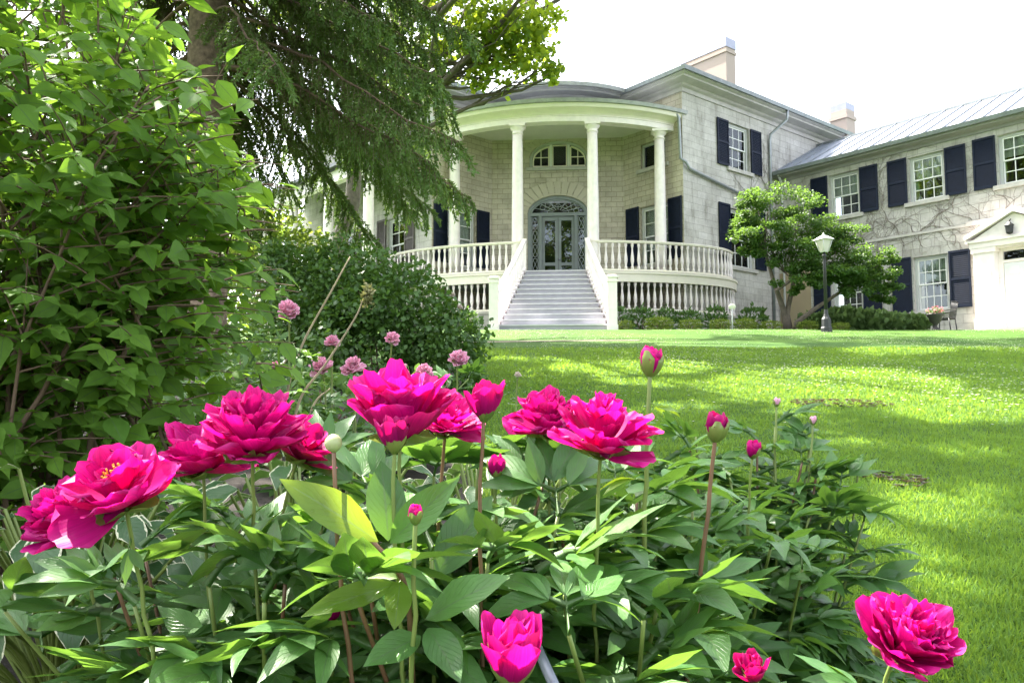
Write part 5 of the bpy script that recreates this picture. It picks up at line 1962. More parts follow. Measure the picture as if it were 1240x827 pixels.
class Petals:
    def __init__(self, seed):
        self.V, self.F, self.U, self.r, self.n = [], [], [], [], 0
        self.g = np.random.default_rng(seed)

    def add(self, base, axis, az, a0, cup, L, Wd_, tcup=0.45, ruff=0.12, tip=0.0, tone=0.5, nu=11, nv=11, notch=0.06, r0=0.0):
        """one petal: leaves the axis at angle a0, bends by cup towards it (tip bends back), width Wd_"""
        g = self.g
        axis = unit(np.asarray(axis, float))
        ref = np.array([0, 0, 1.0]) if abs(axis[2]) < 0.9 else np.array([0, 1.0, 0])
        e1 = unit(np.cross(axis, ref))
        e2 = np.cross(axis, e1)
        rad = e1 * math.cos(az) + e2 * math.sin(az)
        tan = np.cross(axis, rad)
        p = np.array(base, float) + rad * r0
        ph = g.random(4) * 6.28
        twist = g.normal() * 0.15
        b = self.n
        rows = []
        for j in range(nv + 1):
            v = j / nv
            a = a0 - cup * v + tip * max(0, v - 0.6) ** 2 * 6
            d = rad * math.sin(a) + axis * math.cos(a)
            if j:
                p = p + d * (L / nv)
            nrm = -(axis * math.sin(a) - rad * math.cos(a))
            w = Wd_ * 0.5 * (0.30 + 0.70 * math.sin(math.pi * min(1, v * 0.62 + 0.0) ** 1.0)) * (1 if v < 0.8 else 1 - 0.30 * ((v - 0.8) / 0.2) ** 2)
            for i in range(nu):
                u = -1 + 2 * i / (nu - 1)
                tc = -tcup * w * u * u * 0.9
                edge = max(0.0, v - 0.35) / 0.65
                rf = ruff * w * edge * (0.6 * math.sin(u * 5.0 + ph[0]) + 0.45 * math.sin(u * 9 + v * 5 + ph[1])) * (0.4 + abs(u))
                pull = -(notch + 0.5 * max(0, ruff - 0.2)) * L * edge ** 3 * (0.5 + 0.5 * math.sin(u * 6.5 + ph[2])) * 0.5
                q = p + (tan * math.cos(twist * v) + nrm * math.sin(twist * v)) * u * w + nrm * (tc + rf) + d * (pull - L * 0.24 * u ** 4 * edge ** 3)
                self.V.append(q)
                self.U.append((0.5 + u / 2, v))
                self.r.append(np.clip(tone + 0.25 * (v - 0.5) + 0.10 * math.sin(u * 13 + ph[3]), 0, 1))
        for j in range(nv):
            for i in range(nu - 1):
                k = b + j * nu + i
                self.F.append((k, k + 1, k + nu + 1, k + nu))
        self.n = len(self.V)
        return self

    def build(self, name, mat, parent):
        V = np.array(self.V) - WLOC[parent.name]
        return link(name, npmesh(name, V, np.array(self.F), self.r, self.U, True), mat, parent)


def bloom(parent, c, axis, R_, style, seed, mat='petal', matin=None, name='bloom'):
    """flower head: outer petals in one mesh, inner petals and stamens as its sub-parts"""
    g = np.random.default_rng(seed)
    c = np.asarray(c, float)
    axis = unit(np.asarray(axis, float))
    pet, inn = Petals(seed), Petals(seed + 1)
    D2 = 6.283

    def ring(P, n, a0, cup, L, W, ph, tc=0.45, rf=0.14, tip=0.0, tone=0.5, r0=0.0, lift=0.0, ja=0.14):
        for k in range(n):
            P.add(c + axis * lift * R_, axis, ph + D2 * k / n + g.normal() * 0.13, a0 + g.normal() * ja, cup + g.normal() * 0.12, L * R_ * (0.88 + 0.24 * g.random()),
                  W * R_ * (0.85 + 0.3 * g.random()), tc, rf, tip + g.normal() * 0.05, np.clip(tone + g.normal() * 0.18, 0, 1), r0=r0 * R_)
    if style == 'open':          # wide, half double
        ring(pet, 6, 1.55, 0.65, 1.15, 1.0, g.random(), 0.30, 0.16, 0.25, 0.40, lift=0.1, ja=0.14)
        ring(pet, 7, 1.12, 0.55, 1.10, 0.9, g.random(), 0.40, 0.18, 0.15, 0.5, lift=0.12, ja=0.25)
        ring(inn, 6, 0.85, 0.35, 0.98, 0.66, g.random(), 0.45, 0.2, 0.2, 0.55, lift=0.15, ja=0.25)
        ring(inn, 5, 0.55, 0.30, 0.72, 0.45, g.random(), 0.5, 0.24, 0.3, 0.6, lift=0.16, ja=0.2)
    elif style == 'double':      # full with a ruffled heart
        ring(pet, 6, 1.45, 0.62, 1.14, 1.0, g.random(), 0.25, 0.20, 0.3, 0.36, lift=0.1, ja=0.15)
        ring(pet, 7, 1.08, 0.50, 1.12, 0.88, g.random(), 0.35, 0.22, 0.2, 0.48, lift=0.12, ja=0.2)
        ring(inn, 8, 0.82, 0.34, 1.12, 0.64, g.random(), 0.4, 0.28, 0.25, 0.55, lift=0.18, ja=0.25)
        ring(inn, 9, 0.65, 0.25, 0.98, 0.46, g.random(), 0.45, 0.34, 0.3, 0.6, lift=0.2, ja=0.25)
        ring(inn, 8, 0.32, 0.10, 0.95, 0.36, g.random(), 0.5, 0.40, 0.3, 0.7, lift=0.24, ja=0.2)
    elif style == 'vase':        # upright, flaring
        ring(pet, 6, 1.22, 0.62, 1.28, 1.00, g.random(), 0.40, 0.10, 0.30, 0.42, lift=0.0, ja=0.2)
        ring(pet, 8, 0.92, 0.42, 1.34, 0.92, g.random(), 0.42, 0.11, 0.25, 0.5, lift=0.05, ja=0.2)
        ring(inn, 8, 0.66, 0.28, 1.34, 0.80, g.random(), 0.45, 0.13, 0.25, 0.55, lift=0.08, ja=0.2)
        ring(inn, 8, 0.40, 0.16, 1.28, 0.62, g.random(), 0.5, 0.16, 0.25, 0.6, lift=0.1, ja=0.18)
        ring(inn, 5, 0.18, 0.10, 1.10, 0.40, g.random(), 0.55, 0.24, 0.25, 0.65, lift=0.1, ja=0.12)
    elif style == 'cup':         # tulip-like
        ring(pet, 5, 1.05, 1.05, 1.45, 0.95, g.random(), 0.65, 0.07, 0.22, 0.4)
        ring(inn, 5, 0.80, 0.85, 1.38, 0.80, g.random(), 0.65, 0.07, 0.15, 0.5, lift=0.03)
        ring(inn, 4, 0.45, 0.55, 1.22, 0.65, g.random(), 0.65, 0.1, 0.1, 0.55, lift=0.05)
    elif style == 'bud':         # closed petals
        ring(pet, 5, 1.25, 1.75, 1.75, 1.30, g.random(), 0.95, 0.02, 0.0, 0.45, ja=0.04)
        ring(inn, 5, 1.10, 1.55, 1.75, 1.10, g.random(), 0.95, 0.03, 0.06, 0.5, lift=0.02, ja=0.04)
    elif style == 'pompon':
        ring(pet, 8, 1.7, 0.9, 0.95, 0.75, g.random(), 0.4, 0.3, 0.3, 0.4)
        ring(inn, 9, 1.1, 0.6, 0.95, 0.60, g.random(), 0.5, 0.35, 0.3, 0.5, lift=0.1)
        ring(inn, 9, 0.6, 0.3, 0.9, 0.5, g.random(), 0.5, 0.4, 0.3, 0.6, lift=0.15)
        ring(inn, 6, 0.25, 0.1, 0.85, 0.4, g.random(), 0.5, 0.4, 0.2, 0.7, lift=0.2)
    b = pet.build(name, M[mat], parent)
    inn.build('inner_petals', M[matin or mat], b)
    return b


def sepals(parent, c, axis, R_, n=4, seed=1, name='calyx', L=1.0, a0=1.15, cup=1.25):
    P = Petals(seed)
    for k in range(n):
        P.add(np.asarray(c) - unit(np.asarray(axis, float)) * 0.10 * R_, axis, 6.283 * k / n + P.g.normal() * 0.2, a0, cup, R_ * L * (0.85 + 0.4 * P.g.random()), R_ * 0.85, 0.7, 0.03, 0.1, P.g.random(), 5, 6, 0.0)
    return P.build(name, M['sepal'], parent)


def curve_pts(P, n=10):
    """smooth curve through a few points"""
    P = [np.asarray(p, float) for p in P]
    Q = [2 * P[0] - P[1], *P, 2 * P[-1] - P[-2]]
    out = []
    for i in range(1, len(Q) - 2):
        for k in range(n):
            t = k / n
            a, b, c, d = Q[i - 1], Q[i], Q[i + 1], Q[i + 2]
            out.append(0.5 * (2 * b + (c - a) * t + (2 * a - 5 * b + 4 * c - d) * t * t + (3 * b - a - 3 * c + d) * t ** 3))
    out.append(P[-1])
    return out


STRIP = (np.array([(-0.5, 0, 0), (0, 0, 0.5), (0.5, 0, 0), (-0.35, 1, 0), (0, 1, 0.35), (0.35, 1, 0)], float), np.array([(0, 1, 4, 3), (1, 2, 5, 4), (2, 0, 3, 5)]), np.array([(.46, 0), (.5, 0), (.54, 0), (.46, 1), (.5, 1), (.54, 1)], float))


def compound(lv, p, d, L, g, size=0.095, tone=0.45, three=True, droop=1.0):
    """a divided peony leaf: stalk with three groups of long leaflets"""
    d = unit(np.asarray(d, float))
    sd = unit(np.cross(d, [0, 0, 1.0]) + 1e-6)
    upv = np.cross(sd, d)
    q = [p + d * L * u + np.array([0, 0, -0.18 * L * u * u * droop]) for u in np.linspace(0, 1, 6)]
    P, D, Nn, S = [], [], [], []

    def stalk(a, b):
        ln_ = float(np.linalg.norm(b - a))
        lv.stamp(STRIP, [a], [b - a], [upv], ln_, tone, 0.0042 / max(ln_, 0.004))
    for i in (0, 2, 4):
        stalk(q[i], q[min(i + 2, 5)])

    def group(b, dd, k, sz):
        s2 = unit(np.cross(dd, upv))
        for a, m_ in ((0.0, 1.0), (0.62, 0.88), (-0.62, 0.88), (1.15, 0.68), (-1.15, 0.68))[:k]:
            P.append(b)
            D.append(dd * math.cos(a) + s2 * math.sin(a) + np.array([0, 0, 0.10]) + g.normal(size=3) * 0.10)
            Nn.append(upv + np.array([0, 0, 0.4]) + g.normal(size=3) * 0.30)
            S.append(sz * m_ * (0.85 + 0.3 * g.random()))
    group(q[-1], unit(d + np.array([0, 0, -0.25 * droop])), 3, size)
    if three:
        for sg in (-1, 1):
            i = 3
            dd = unit(d * 0.55 + sd * sg * 0.95)
            b = q[i] + dd * L * 0.32
            stalk(q[i], b)
            group(b, unit(dd + d * 0.3 + np.array([0, 0, -0.15 * droop])), 3, size * 0.9)
    n = len(P)
    tp = [LANCE, LANCE2, LANCE3]
    pick = g.integers(0, 3, n)
    P, D, Nn, S = (np.array(z) for z in (P, D, Nn, S))
    Rr = np.clip(tone + g.normal(size=n) * 0.2, 0, 1)
    for k in range(3):
        m_ = pick == k
        if m_.any():
            lv.stamp(tp[k], P[m_], D[m_], Nn[m_], S[m_], Rr[m_], 0.82 + 0.25 * g.random(m_.sum()))


def peony_bush(name, label, base, spots, seed, nleaf=10, size=0.140, group='leafy peony clumps', mat='leaf_peony'):
    """clump of leafy stems; spots = (x, y, top z) of the stem tips"""
    g = np.random.default_rng(seed)
    bz = G(base[0], base[1])
    t = thing(name, label, 'peony', (base[0], base[1], bz), group)
    for (x, y, z) in spots:
        b = np.array([base[0] + (x - base[0]) * 0.45 + g.normal() * 0.02, base[1] + (y - base[1]) * 0.45 + g.normal() * 0.02, 0])
        b[2] = G(b[0], b[1]) - 0.03
        tip = np.array([x, y, z])
        pts = curve_pts([b, b + (tip - b) * np.array([0.3, 0.3, 0.5]) + g.normal(size=3) * 0.012, tip], 7)
        mb = MB()
        mb.tube(pts, list(np.linspace(0.0042, 0.0028, len(pts))), 7)
        st = mb.build('stem', M['stem_red'] if g.random() < 0.3 else M['stem_green'], t)
        lv = Leaves()
        az = g.random() * 6.28
        for k in range(nleaf):
            u = 0.22 + 0.78 * k / (nleaf - 1)
            i = min(int(u * (len(pts) - 1)), len(pts) - 1)
            az += 2.4 + g.normal() * 0.3
            el = -0.05 + 0.75 * u + g.normal() * 0.15
            d = np.array([math.cos(az) * math.cos(el), math.sin(az) * math.cos(el), math.sin(el)])
            compound(lv, pts[i], d, (0.15 - 0.08 * u) * (0.8 + 0.4 * g.random()), g, size * (1.08 - 0.28 * u) * (0.85 + 0.3 * g.random()), 0.35 + 0.25 * u, True, 1.0)
        lv.build('leaves', M[mat], st, True)
    return t


def spot(x, y, Y):
    p = at(x, y, Y)
    return (p[0], Y, p[2])


def spots_of(L, seed, jit=0.03):
    g = np.random.default_rng(seed)
    return [tuple(np.array(spot(q[0], q[1] - (30 if q[2] < 1.7 else 8), q[2])) + g.normal(size=3) * np.array([jit, jit, 0.012])) for q in L]


peony_bush('peony_clump', 'dark green peony clump under the lowest left pair of magenta flowers', (-0.42, 1.35),
           spots_of([(120, 720, 1.25), (190, 690, 1.4), (60, 760, 1.2), (250, 690, 1.35), (300, 660, 1.45), (340, 700, 1.25), (230, 740, 1.1), (300, 735, 1.1), (160, 790, 1.05), (330, 770, 1.0)], 3), 31)
peony_bush('peony_clump', 'glossy peony clump in the middle below the biggest magenta flowers', (-0.08, 1.3),
           spots_of([(390, 620, 1.4), (440, 640, 1.3), (470, 590, 1.45), (520, 620, 1.4), (560, 650, 1.25), (610, 620, 1.4), (600, 700, 1.1), (540, 700, 1.05), (640, 650, 1.3), (470, 720, 1.0), (410, 690, 1.15), (660, 600, 1.5), (560, 590, 1.5), (430, 760, 0.95)], 4), 41)
peony_bush('peony_clump', 'spreading sunlit peony clump right of the middle beneath the double flower', (0.22, 1.45),
           spots_of([(690, 640, 1.4), (740, 620, 1.5), (780, 640, 1.5), (720, 690, 1.25), (780, 700, 1.3), (830, 690, 1.4), (700, 740, 1.1), (780, 760, 1.1), (840, 740, 1.2), (660, 720, 1.15), (800, 610, 1.6), (840, 640, 1.55), (720, 790, 0.95), (820, 800, 0.95)], 5), 51)
peony_bush('peony_clump', 'taller loose peony clump at the right with small buds over the lawn', (0.58, 1.95),
           spots_of([(790, 560, 2.0), (840, 560, 2.0), (880, 590, 1.9), (835, 530, 2.1), (930, 540, 2.1), (960, 580, 2.0), (945, 520, 2.1), (1000, 590, 2.0), (1030, 600, 2.0), (1000, 640, 1.9), (900, 640, 1.8), (950, 650, 1.8), (860, 660, 1.75), (1040, 650, 1.95), (985, 550, 2.1), (900, 700, 1.6), (960, 720, 1.6)], 6), 61, size=0.118)


# ---- flowering stems
def flower(label, px, Rpx, Y, style, axis, foot, seed, mat='petal', matin=None, red=False, leaves=((0.55, 0.6, 0.2),), calyx=True, cat='flower', name='peony_flower', group='magenta peony flowers', stam=False, bright=False, mid=None, sr=0.0028, rlen=0.1):
    """one flowering stem: head (bloom), green calyx, stem and a leaf or two"""
    c = at(px[0], px[1], Y)
    R_ = Rpx / F_PX * Y
    axis = unit(np.asarray(axis, float))
    f = at(foot[0], foot[1], foot[2])
    g = np.random.default_rng(seed)
    gb = np.array([f[0] + 0.02 * g.normal(), f[1] + 0.02, G(f[0], f[1]) - 0.03])
    t = thing(name, label, cat, gb, group)
    base = c - axis * R_ * 0.12
    hh = float(np.linalg.norm(base - gb))
    c1 = gb + unit((f - gb) * 0.6 + np.array([0, 0, 0.4]) * hh) * hh * 0.38
    c2 = base - unit(axis + np.array([0, 0, 0.6])) * hh * 0.30
    pts = [gb * (1 - u) ** 3 + 3 * c1 * u * (1 - u) ** 2 + 3 * c2 * u * u * (1 - u) + base * u ** 3 for u in np.linspace(0, 1, 20)]
    pts = [p + (g.normal(size=3) * 0.0012 if 0 < i < 19 else 0) for i, p in enumerate(pts)] + [base + axis * 0.02 * R_]
    mb = MB()
    mb.tube(pts, list(np.linspace(sr * 1.25, sr * 0.85, len(pts))), 9)
    mb.build('stem', M['stem_red'] if red else M['stem_green'], t)
    if style == 'green':
        mb = MB()
        mb.lathe([(R_ * 0.3, -R_ * 0.1), (R_ * 0.8, R_ * 0.3), (R_ * 0.98, R_ * 0.8), (R_ * 0.9, R_ * 1.3), (R_ * 0.55, R_ * 1.7), (R_ * 0.1, R_ * 1.9)], (0, 0, 0), 14)
        q = axis.copy()
        rot = Vector((0, 0, 1)).rotation_difference(Vector(q)).to_matrix()
        mb.v = [tuple(np.array(rot @ Vector(v)) + base) for v in mb.v]
        mb.build('bud', M['sepal_pale'], t)
        sepals(t, base, axis, R_, 4, seed, L=1.5, a0=1.2, cup=1.3)
    else:
        bl = bloom(t, c - axis * R_ * 0.1, axis, R_, style, seed, mat, matin)
        if stam:
            mb = MB()
            for k in range(60):
                a, r_ = g.random() * 6.28, R_ * 0.20 * math.sqrt(g.random())
                e1 = unit(np.cross(axis, [0.2, 0.1, 1]))
                e2 = np.cross(axis, e1)
                p = c + (e1 * math.cos(a) + e2 * math.sin(a)) * r_ + axis * R_ * 0.15
                q = p + axis * R_ * (0.34 + 0.12 * g.random()) + (p - c) * 0.25
                mb.tube([p, q, q + axis * R_ * 0.06], [0.0006, 0.0006, 0.0014], 5)
            mb.build('stamens', M['stamen'], bl)
        if calyx:
            k = {'bud': (1.35, 1.3, 1.45, 5), 'cup': (1.0, 1.15, 1.25, 4)}.get(style, (0.75, 1.6, 0.5, 4))
            sepals(t, c - axis * R_ * 0.08, axis, R_ * (1.02 if style in ('bud', 'cup') else 0.75), k[3], seed + 3, L=k[0], a0=k[1], cup=k[2])
    for (u, az, el, *r) in leaves:
        i = int(u * (len(pts) - 1))
        lv = Leaves()
        d = np.array([math.cos(az) * math.cos(el), math.sin(az) * math.cos(el), math.sin(el)])
        compound(lv, pts[i], d, 0.035 if not r else r[0], g, rlen if len(r) < 2 else r[1], 0.6, len(r) > 2 and r[2])
        lv.build('leaf', M['leaf_peony_bright' if bright else 'leaf_peony'], t, True)
    return t


M['sepal_pale'] = leafmat('pale_bud_green', (0.38, 0.42, 0.20), (0.50, 0.52, 0.28), (0.4, 0.45, 0.15), 0.15, 0.4, 0.45)
PI = math.pi
flower('leftmost magenta peony, half hidden behind the one with the golden centre', (92, 645), 58, 1.18, 'double', (-0.30, -0.30, 0.80), (150, 790, 1.2), 101, matin='petal', leaves=((0.72, -0.5, 0.3),))
flower('large open magenta peony showing its golden orange centre', (150, 610), 70, 0.98, 'open', (-0.10, -0.50, 0.84), (255, 790, 0.98), 112, stam=True, leaves=((0.9, -1.7, -1.2, 0.012, 0.045),), mid=(215, 705, 0.98))
flower('broad magenta peony facing up behind the golden centred one', (246, 570), 62, 1.22, 'open', (-0.05, -0.15, 0.95), (275, 720, 1.22), 123, leaves=((0.7, -0.6, 0.3),))
flower('full magenta peony with upright inner petals at the top of the left group', (306, 548), 70, 1.15, 'double', (0.08, -0.28, 0.95), (330, 690, 1.15), 134, leaves=((0.7, 0.4, 0.2),))
flower('small purple-magenta peony drooping at the right end of the left group', (362, 556), 44, 1.26, 'open', (0.45, -0.10, 0.75), (350, 680, 1.25), 145, 'petal_deep', leaves=((0.75, 0.2, 0.1),))
flower('biggest flaring magenta peony, tallest of the middle group', (484, 530), 68, 1.06, 'vase', (-0.04, -0.22, 0.97), (492, 700, 1.08), 156, leaves=((0.72, 2.6, 0.4),))
flower('half closed deep magenta peony in front of the biggest flower', (478, 545), 33, 0.99, 'cup', (0.03, -0.10, 1.0), (505, 640, 1.0), 167, 'petal_deep', leaves=())
flower('magenta peony with a hanging petal behind the biggest flower', (540, 522), 44, 1.22, 'open', (0.20, -0.35, 0.85), (545, 680, 1.2), 178, leaves=((0.7, 1.0, 0.4),), red=True)
flower('upright tulip shaped magenta peony on a long bare stem', (586, 506), 36, 1.05, 'cup', (0.10, -0.10, 1.0), (590, 660, 1.06), 189, 'petal', 'petal_deep', leaves=(), red=True)
flower('small magenta peony bud just opening low among the middle leaves', (601, 577), 17, 1.3, 'bud', (0.0, -0.1, 1.0), (598, 690, 1.3), 191, leaves=((0.8, 0.3, 0.5),))
flower('ragged pinkish red peony left of the full double flower', (662, 524), 46, 1.36, 'double', (-0.10, -0.25, 0.95), (662, 670, 1.34), 203, leaves=((0.75, 0.4, 0.3),))
flower('full double magenta peony right of the middle with a wide lower petal', (728, 546), 62, 1.10, 'double', (0.10, -0.25, 0.95), (705, 690, 1.12), 214, leaves=((0.72, 0.8, 0.3),))
flower('tall pink and green peony bud standing highest against the lawn', (787, 454), 23, 1.25, 'bud', (0.10, 0, 1.0), (757, 600, 1.3), 225, 'petal', leaves=((0.78, 2.9, 0.35, 0.02, 0.06), (0.90, 0.2, -0.2, 0.012, 0.04), (0.86, 1.2, 0.3, 0.012, 0.04)), bright=True, sr=0.0038)
flower('deep magenta bud with a pale sepal on a leaning brown stem', (866, 533), 22, 1.25, 'bud', (0.12, -0.05, 1.0), (800, 690, 1.25), 236, 'petal_deep', leaves=((0.62, 0.9, 0.8, 0.012, 0.05),), red=True, sr=0.0036, bright=True)
flower('small round clear pink bud right of the leaning deep magenta bud', (911, 554), 14, 1.7, 'bud', (0.1, -0.2, 1.0), (905, 660, 1.7), 247, 'petal', leaves=((0.8, 3.0, 0.4),))
flower('large ruffled magenta peony at the lower right corner by the lawn', (1086, 792), 64, 0.92, 'double', (0.30, -0.45, 0.75), (1035, 900, 0.95), 258, leaves=((0.85, 2.5, 0.6, 0.03, 0.085),))
flower('dark crimson bud at the bottom edge left of the ruffled peony', (915, 822), 28, 0.90, 'cup', (-0.35, -0.25, 0.9), (930, 900, 0.92), 269, 'petal_deep', leaves=((0.85, 0.9, 0.9, 0.01, 0.07),))
flower('upright magenta peony cut by the bottom edge of the photo', (620, 826), 62, 0.86, 'cup', (0.02, -0.15, 1.0), (615, 950, 0.88), 270, leaves=())
flower('small magenta bud half hidden low between the left leaves', (402, 752), 17, 1.05, 'bud', (0.0, -0.2, 1.0), (404, 830, 1.08), 281, leaves=())
flower('small rosy round bud on a thin green stem in front of the middle leaves', (503, 634), 15, 0.92, 'bud', (0, -0.15, 1.0), (505, 740, 0.92), 292, leaves=(), sr=0.003)
gb_ = flower('pale green closed bud on a red stem left of the biggest flower', (404, 545), 11, 0.98, 'green', (-0.05, 0, 1.0), (482, 720, 0.98), 303, leaves=(), red=True, sr=0.0030)


def hero(t, p0, p1, Y0, Y1, w, bright, roll, seed):
    """one large leaf from base pixel to tip pixel at given distances"""
    g = np.random.default_rng(seed)
    a, b = at(*p0, Y0), at(*p1, Y1)
    tpl = leaf_tpl([0.012, 0.55, 0.86, 1.0, 0.95, 0.74, 0.42, 0.02], fold=0.30, droop=0.45 + 0.3 * g.random(), wave=0.10)
    tv = tpl[0].copy()
    tv[:, 0] *= w * 0.5
    tv[:, 2] = np.where(tv[:, 0] == 0, tv[:, 2], tv[:, 2] * 1.0)
    fold_fix = tpl[0].copy()
    d0 = -(0.45) * 0.15
    tv[:, 2] = (-tpl[0][:, 1] ** 2 * 0.16) + np.abs(tv[:, 0]) * 0.32 + np.sin(tv[:, 1] * 11 + seed) * np.abs(tv[:, 0]) * 0.12
    lv = Leaves()
    lv.stamp((tv, tpl[1], tpl[2]), [a], [b - a], [np.array([roll, -0.75, 0.65])], float(np.linalg.norm(b - a)), 0.35 + 0.5 * g.random())
    return lv.build('leaf', M['leaf_peony_bright' if bright else 'leaf_peony'], t, True)


mb = MB()
mb.tube(curve_pts([at(392, 592, 0.99), at(425, 632, 0.98), at(462, 668, 0.98), at(492, 715, 0.99), at(500, 830, 1.02)], 6), [0.0032] * 12 + [0.0038] * 13, 8)
mb.build('stem', M['stem_red'], gb_)
for i, h in enumerate((((458, 656), (338, 571), 0.98, 0.93, 0.32, True, -0.3), ((470, 655), (463, 548), 0.99, 1.0, 0.46, False, 0.2), ((472, 658), (553, 575), 0.98, 0.93, 0.32, False, 0.5), ((485, 706), (360, 738), 0.97, 0.90, 0.26, True, 0.1), ((482, 700), (412, 682), 0.98, 1.0, 0.36, True, 0.0),
                       ((485, 702), (478, 760), 0.97, 0.92, 0.5, True, 0.2), ((515, 750), (614, 686), 0.95, 0.90, 0.34, False, -0.2), ((525, 700), (602, 588), 1.08, 1.12, 0.40, False, 0.3), ((510, 770), (440, 800), 0.95, 0.88, 0.42, False, 0.1), ((518, 760), (560, 820), 0.94, 0.86, 0.42, False, 0.2))):
    hero(gb_, *h, 600 + i)
for lab, px, foot in (('tiny green bud, upper of the two over the lawn', (940, 492), (945, 600)), ('tiny green and pink bud, right of the pair over the lawn', (984, 514), (950, 600)), ('tiny pinkish bud at the far right of the tall loose clump', (1039, 566), (1000, 660))):
    flower(lab, px, 7.0, 2.05, 'bud', (0.1, 0, 1), (*foot, 2.0), 310 + px[0], 'petal_pink', leaves=((0.8, px[0] * 0.7, 0.4, 0.03, 0.075),), group='tiny peony buds over the lawn', sr=0.003)

# ---- pale pink peonies before the dark shrub
peony_bush('pink_peony_bush', 'shaded peony clump carrying the pale pink flowers before the dark shrub', (-0.85, 4.2),
           spots_of([(350, 470, 4.2), (400, 480, 4.1), (450, 480, 4.1), (490, 475, 4.2), (530, 470, 4.3), (560, 470, 4.4), (420, 530, 3.8), (480, 520, 3.9), (370, 520, 3.9), (330, 500, 4.0), (440, 560, 3.6), (520, 520, 4.0), (390, 570, 3.5), (560, 500, 4.2), (300, 540, 3.7)], 8, 0.06), 71, 6, 0.12, group=None)
PG = 'pale pink flowers before the dark shrub'
for lab, x, y, r, Y in (('pale pink peony on the far left, highest of the pale ones', 350, 379, 13, 4.0), ('small pale pink peony below and right of the highest one', 402, 416, 9, 4.1), ('round pale pink peony lowest at the left of the row', 390, 447, 13, 3.9), ('pale pink peony touching the left rim of the biggest magenta flower', 428, 447, 13, 3.9),
                        ('small pink peony standing alone above the biggest magenta flower', 475, 412, 8.5, 4.2), ('pale pink peony nearest the lawn at the right of the shrub', 555, 437, 11.5, 4.1), ('pale pink peony just peeping over the biggest magenta flower', 484, 449, 9, 4.2), ('pale pink peony right of the peeping one, above the magenta petals', 513, 452, 10, 4.2), ('tiny dark pink bud left of the round pale peony', 333, 447, 5, 4.0)):
    flower(lab, (x, y), r * 1.32, Y, 'pompon' if r > 6 else 'bud', (rng.normal() * 0.2, -0.6, 0.8), (x + 4, y + 85, Y), 400 + x, 'petal_pink', leaves=((0.7, 0.5, 0.4, 0.05, 0.08),), name='pink_peony', group=PG, sr=0.005)
for lab, x, y, r, Y in (('faded white bloom at the right rim of the dark shrub near the steps', 548, 358, 4.5, 8.0), ('faded pinkish white bloom just below the first one by the steps', 557, 373, 4.5, 8.0), ('small withered whitish flower head over the lawn edge', 627, 455, 5.5, 4.6)):
    flower(lab, (x, y), r, Y, 'pompon', (0.1, -0.5, 0.8), (x + (-6 if x > 600 else 2), y + 70, Y), 500 + x, 'petal_white', leaves=((0.6, 0.5, 0.4, 0.06, 0.08),), name='white_flower', group='faded white flowers', sr=0.005)

# ---- bare rose canes
t = thing('bare_canes', 'pale bare canes with a dry seed head rising before the dark shrub', 'plant', spot(330, 560, 3.6))
for pts in (((352, 540), (345, 490), (365, 420), (400, 355), (424, 311)), ((352, 530), (365, 480), (395, 440), (430, 385), (440, 362)), ((335, 540), (330, 470), (350, 430)), ((362, 545), (380, 490), (400, 470)), ((340, 540), (322, 500), (318, 450))):
    mb = MB()
    q = curve_pts([at(x, y, 3.6 + 0.02 * i) for i, (x, y) in enumerate(pts)], 6)
    b = q[0].copy()
    b[2] = G(b[0], b[1]) - 0.05
    q = [b] + q
    mb.tube(q, list(np.linspace(0.0075, 0.003, len(q))), 6)
    mb.build('cane', M['cane'], t)
lv = Leaves()
lv.stamp(SMALL, at(445, 358, 3.65) + rng.normal(size=(260, 3)) * np.array([0.012, 0.012, 0.022]), rvec(260), rvec(260), 0.022, rng.random(260))
lv.build('seed_head', leafmat('dry_seed_head', (0.14, 0.15, 0.05), (0.26, 0.25, 0.10), (0.3, 0.3, 0.1), 0.3), t)
lv = Leaves()
g = np.random.default_rng(12)
for k in range(46):
    p = at(300 + 80 * g.random(), 400 + 130 * g.random(), 3.4 + 0.5 * g.random())
    compound(lv, p, unit(g.normal(size=3) + np.array([0, -0.4, 0.3])), 0.07, g, 0.055, 0.7)
lv.build('leaves', M['leaf_bed'], t, True)

# ---- hosta with pale margins, strap leaves
def hosta(name, label, base, n, seed, size, spread):
    g = np.random.default_rng(seed)
    t = thing(name, label, 'hosta', (base[0], base[1], G(base[0], base[1])), 'hostas behind the left peonies')
    tpl = leaf_tpl([0.03, 0.15, 0.23, 0.26, 0.22, 0.12, 0.01], fold=0.35, droop=0.85, wave=0.26)
    lv, sk = Leaves(), MB()
    b = np.array([base[0], base[1], G(base[0], base[1])])
    for k in range(n):
        az, u = g.random() * 6.28, g.random()
        e = b + np.array([math.cos(az) * spread * (0.25 + 0.75 * u), math.sin(az) * spread * (0.25 + 0.75 * u), 0.50 - 0.22 * u + 0.06 * g.normal()])
        q = curve_pts([b + g.normal(size=3) * np.array([0.02, 0.02, 0]), (b + e) / 2 + np.array([0, 0, 0.06]), e], 4)
        sk.tube(q, [0.004] * len(q), 5, False)
        d = np.array([math.cos(az), math.sin(az), 0.15 - 0.5 * u])
        lv.stamp(tpl, [e], [d + g.normal(size=3) * 0.15], [[0, 0, 1.0] + g.normal(size=3) * 0.25], size * (0.8 + 0.4 * g.random()), g.random())
    sk.build('stalks', M['stem_green'], t)
    lv.build('leaves', M['leaf_hosta'], t, True)
    return t


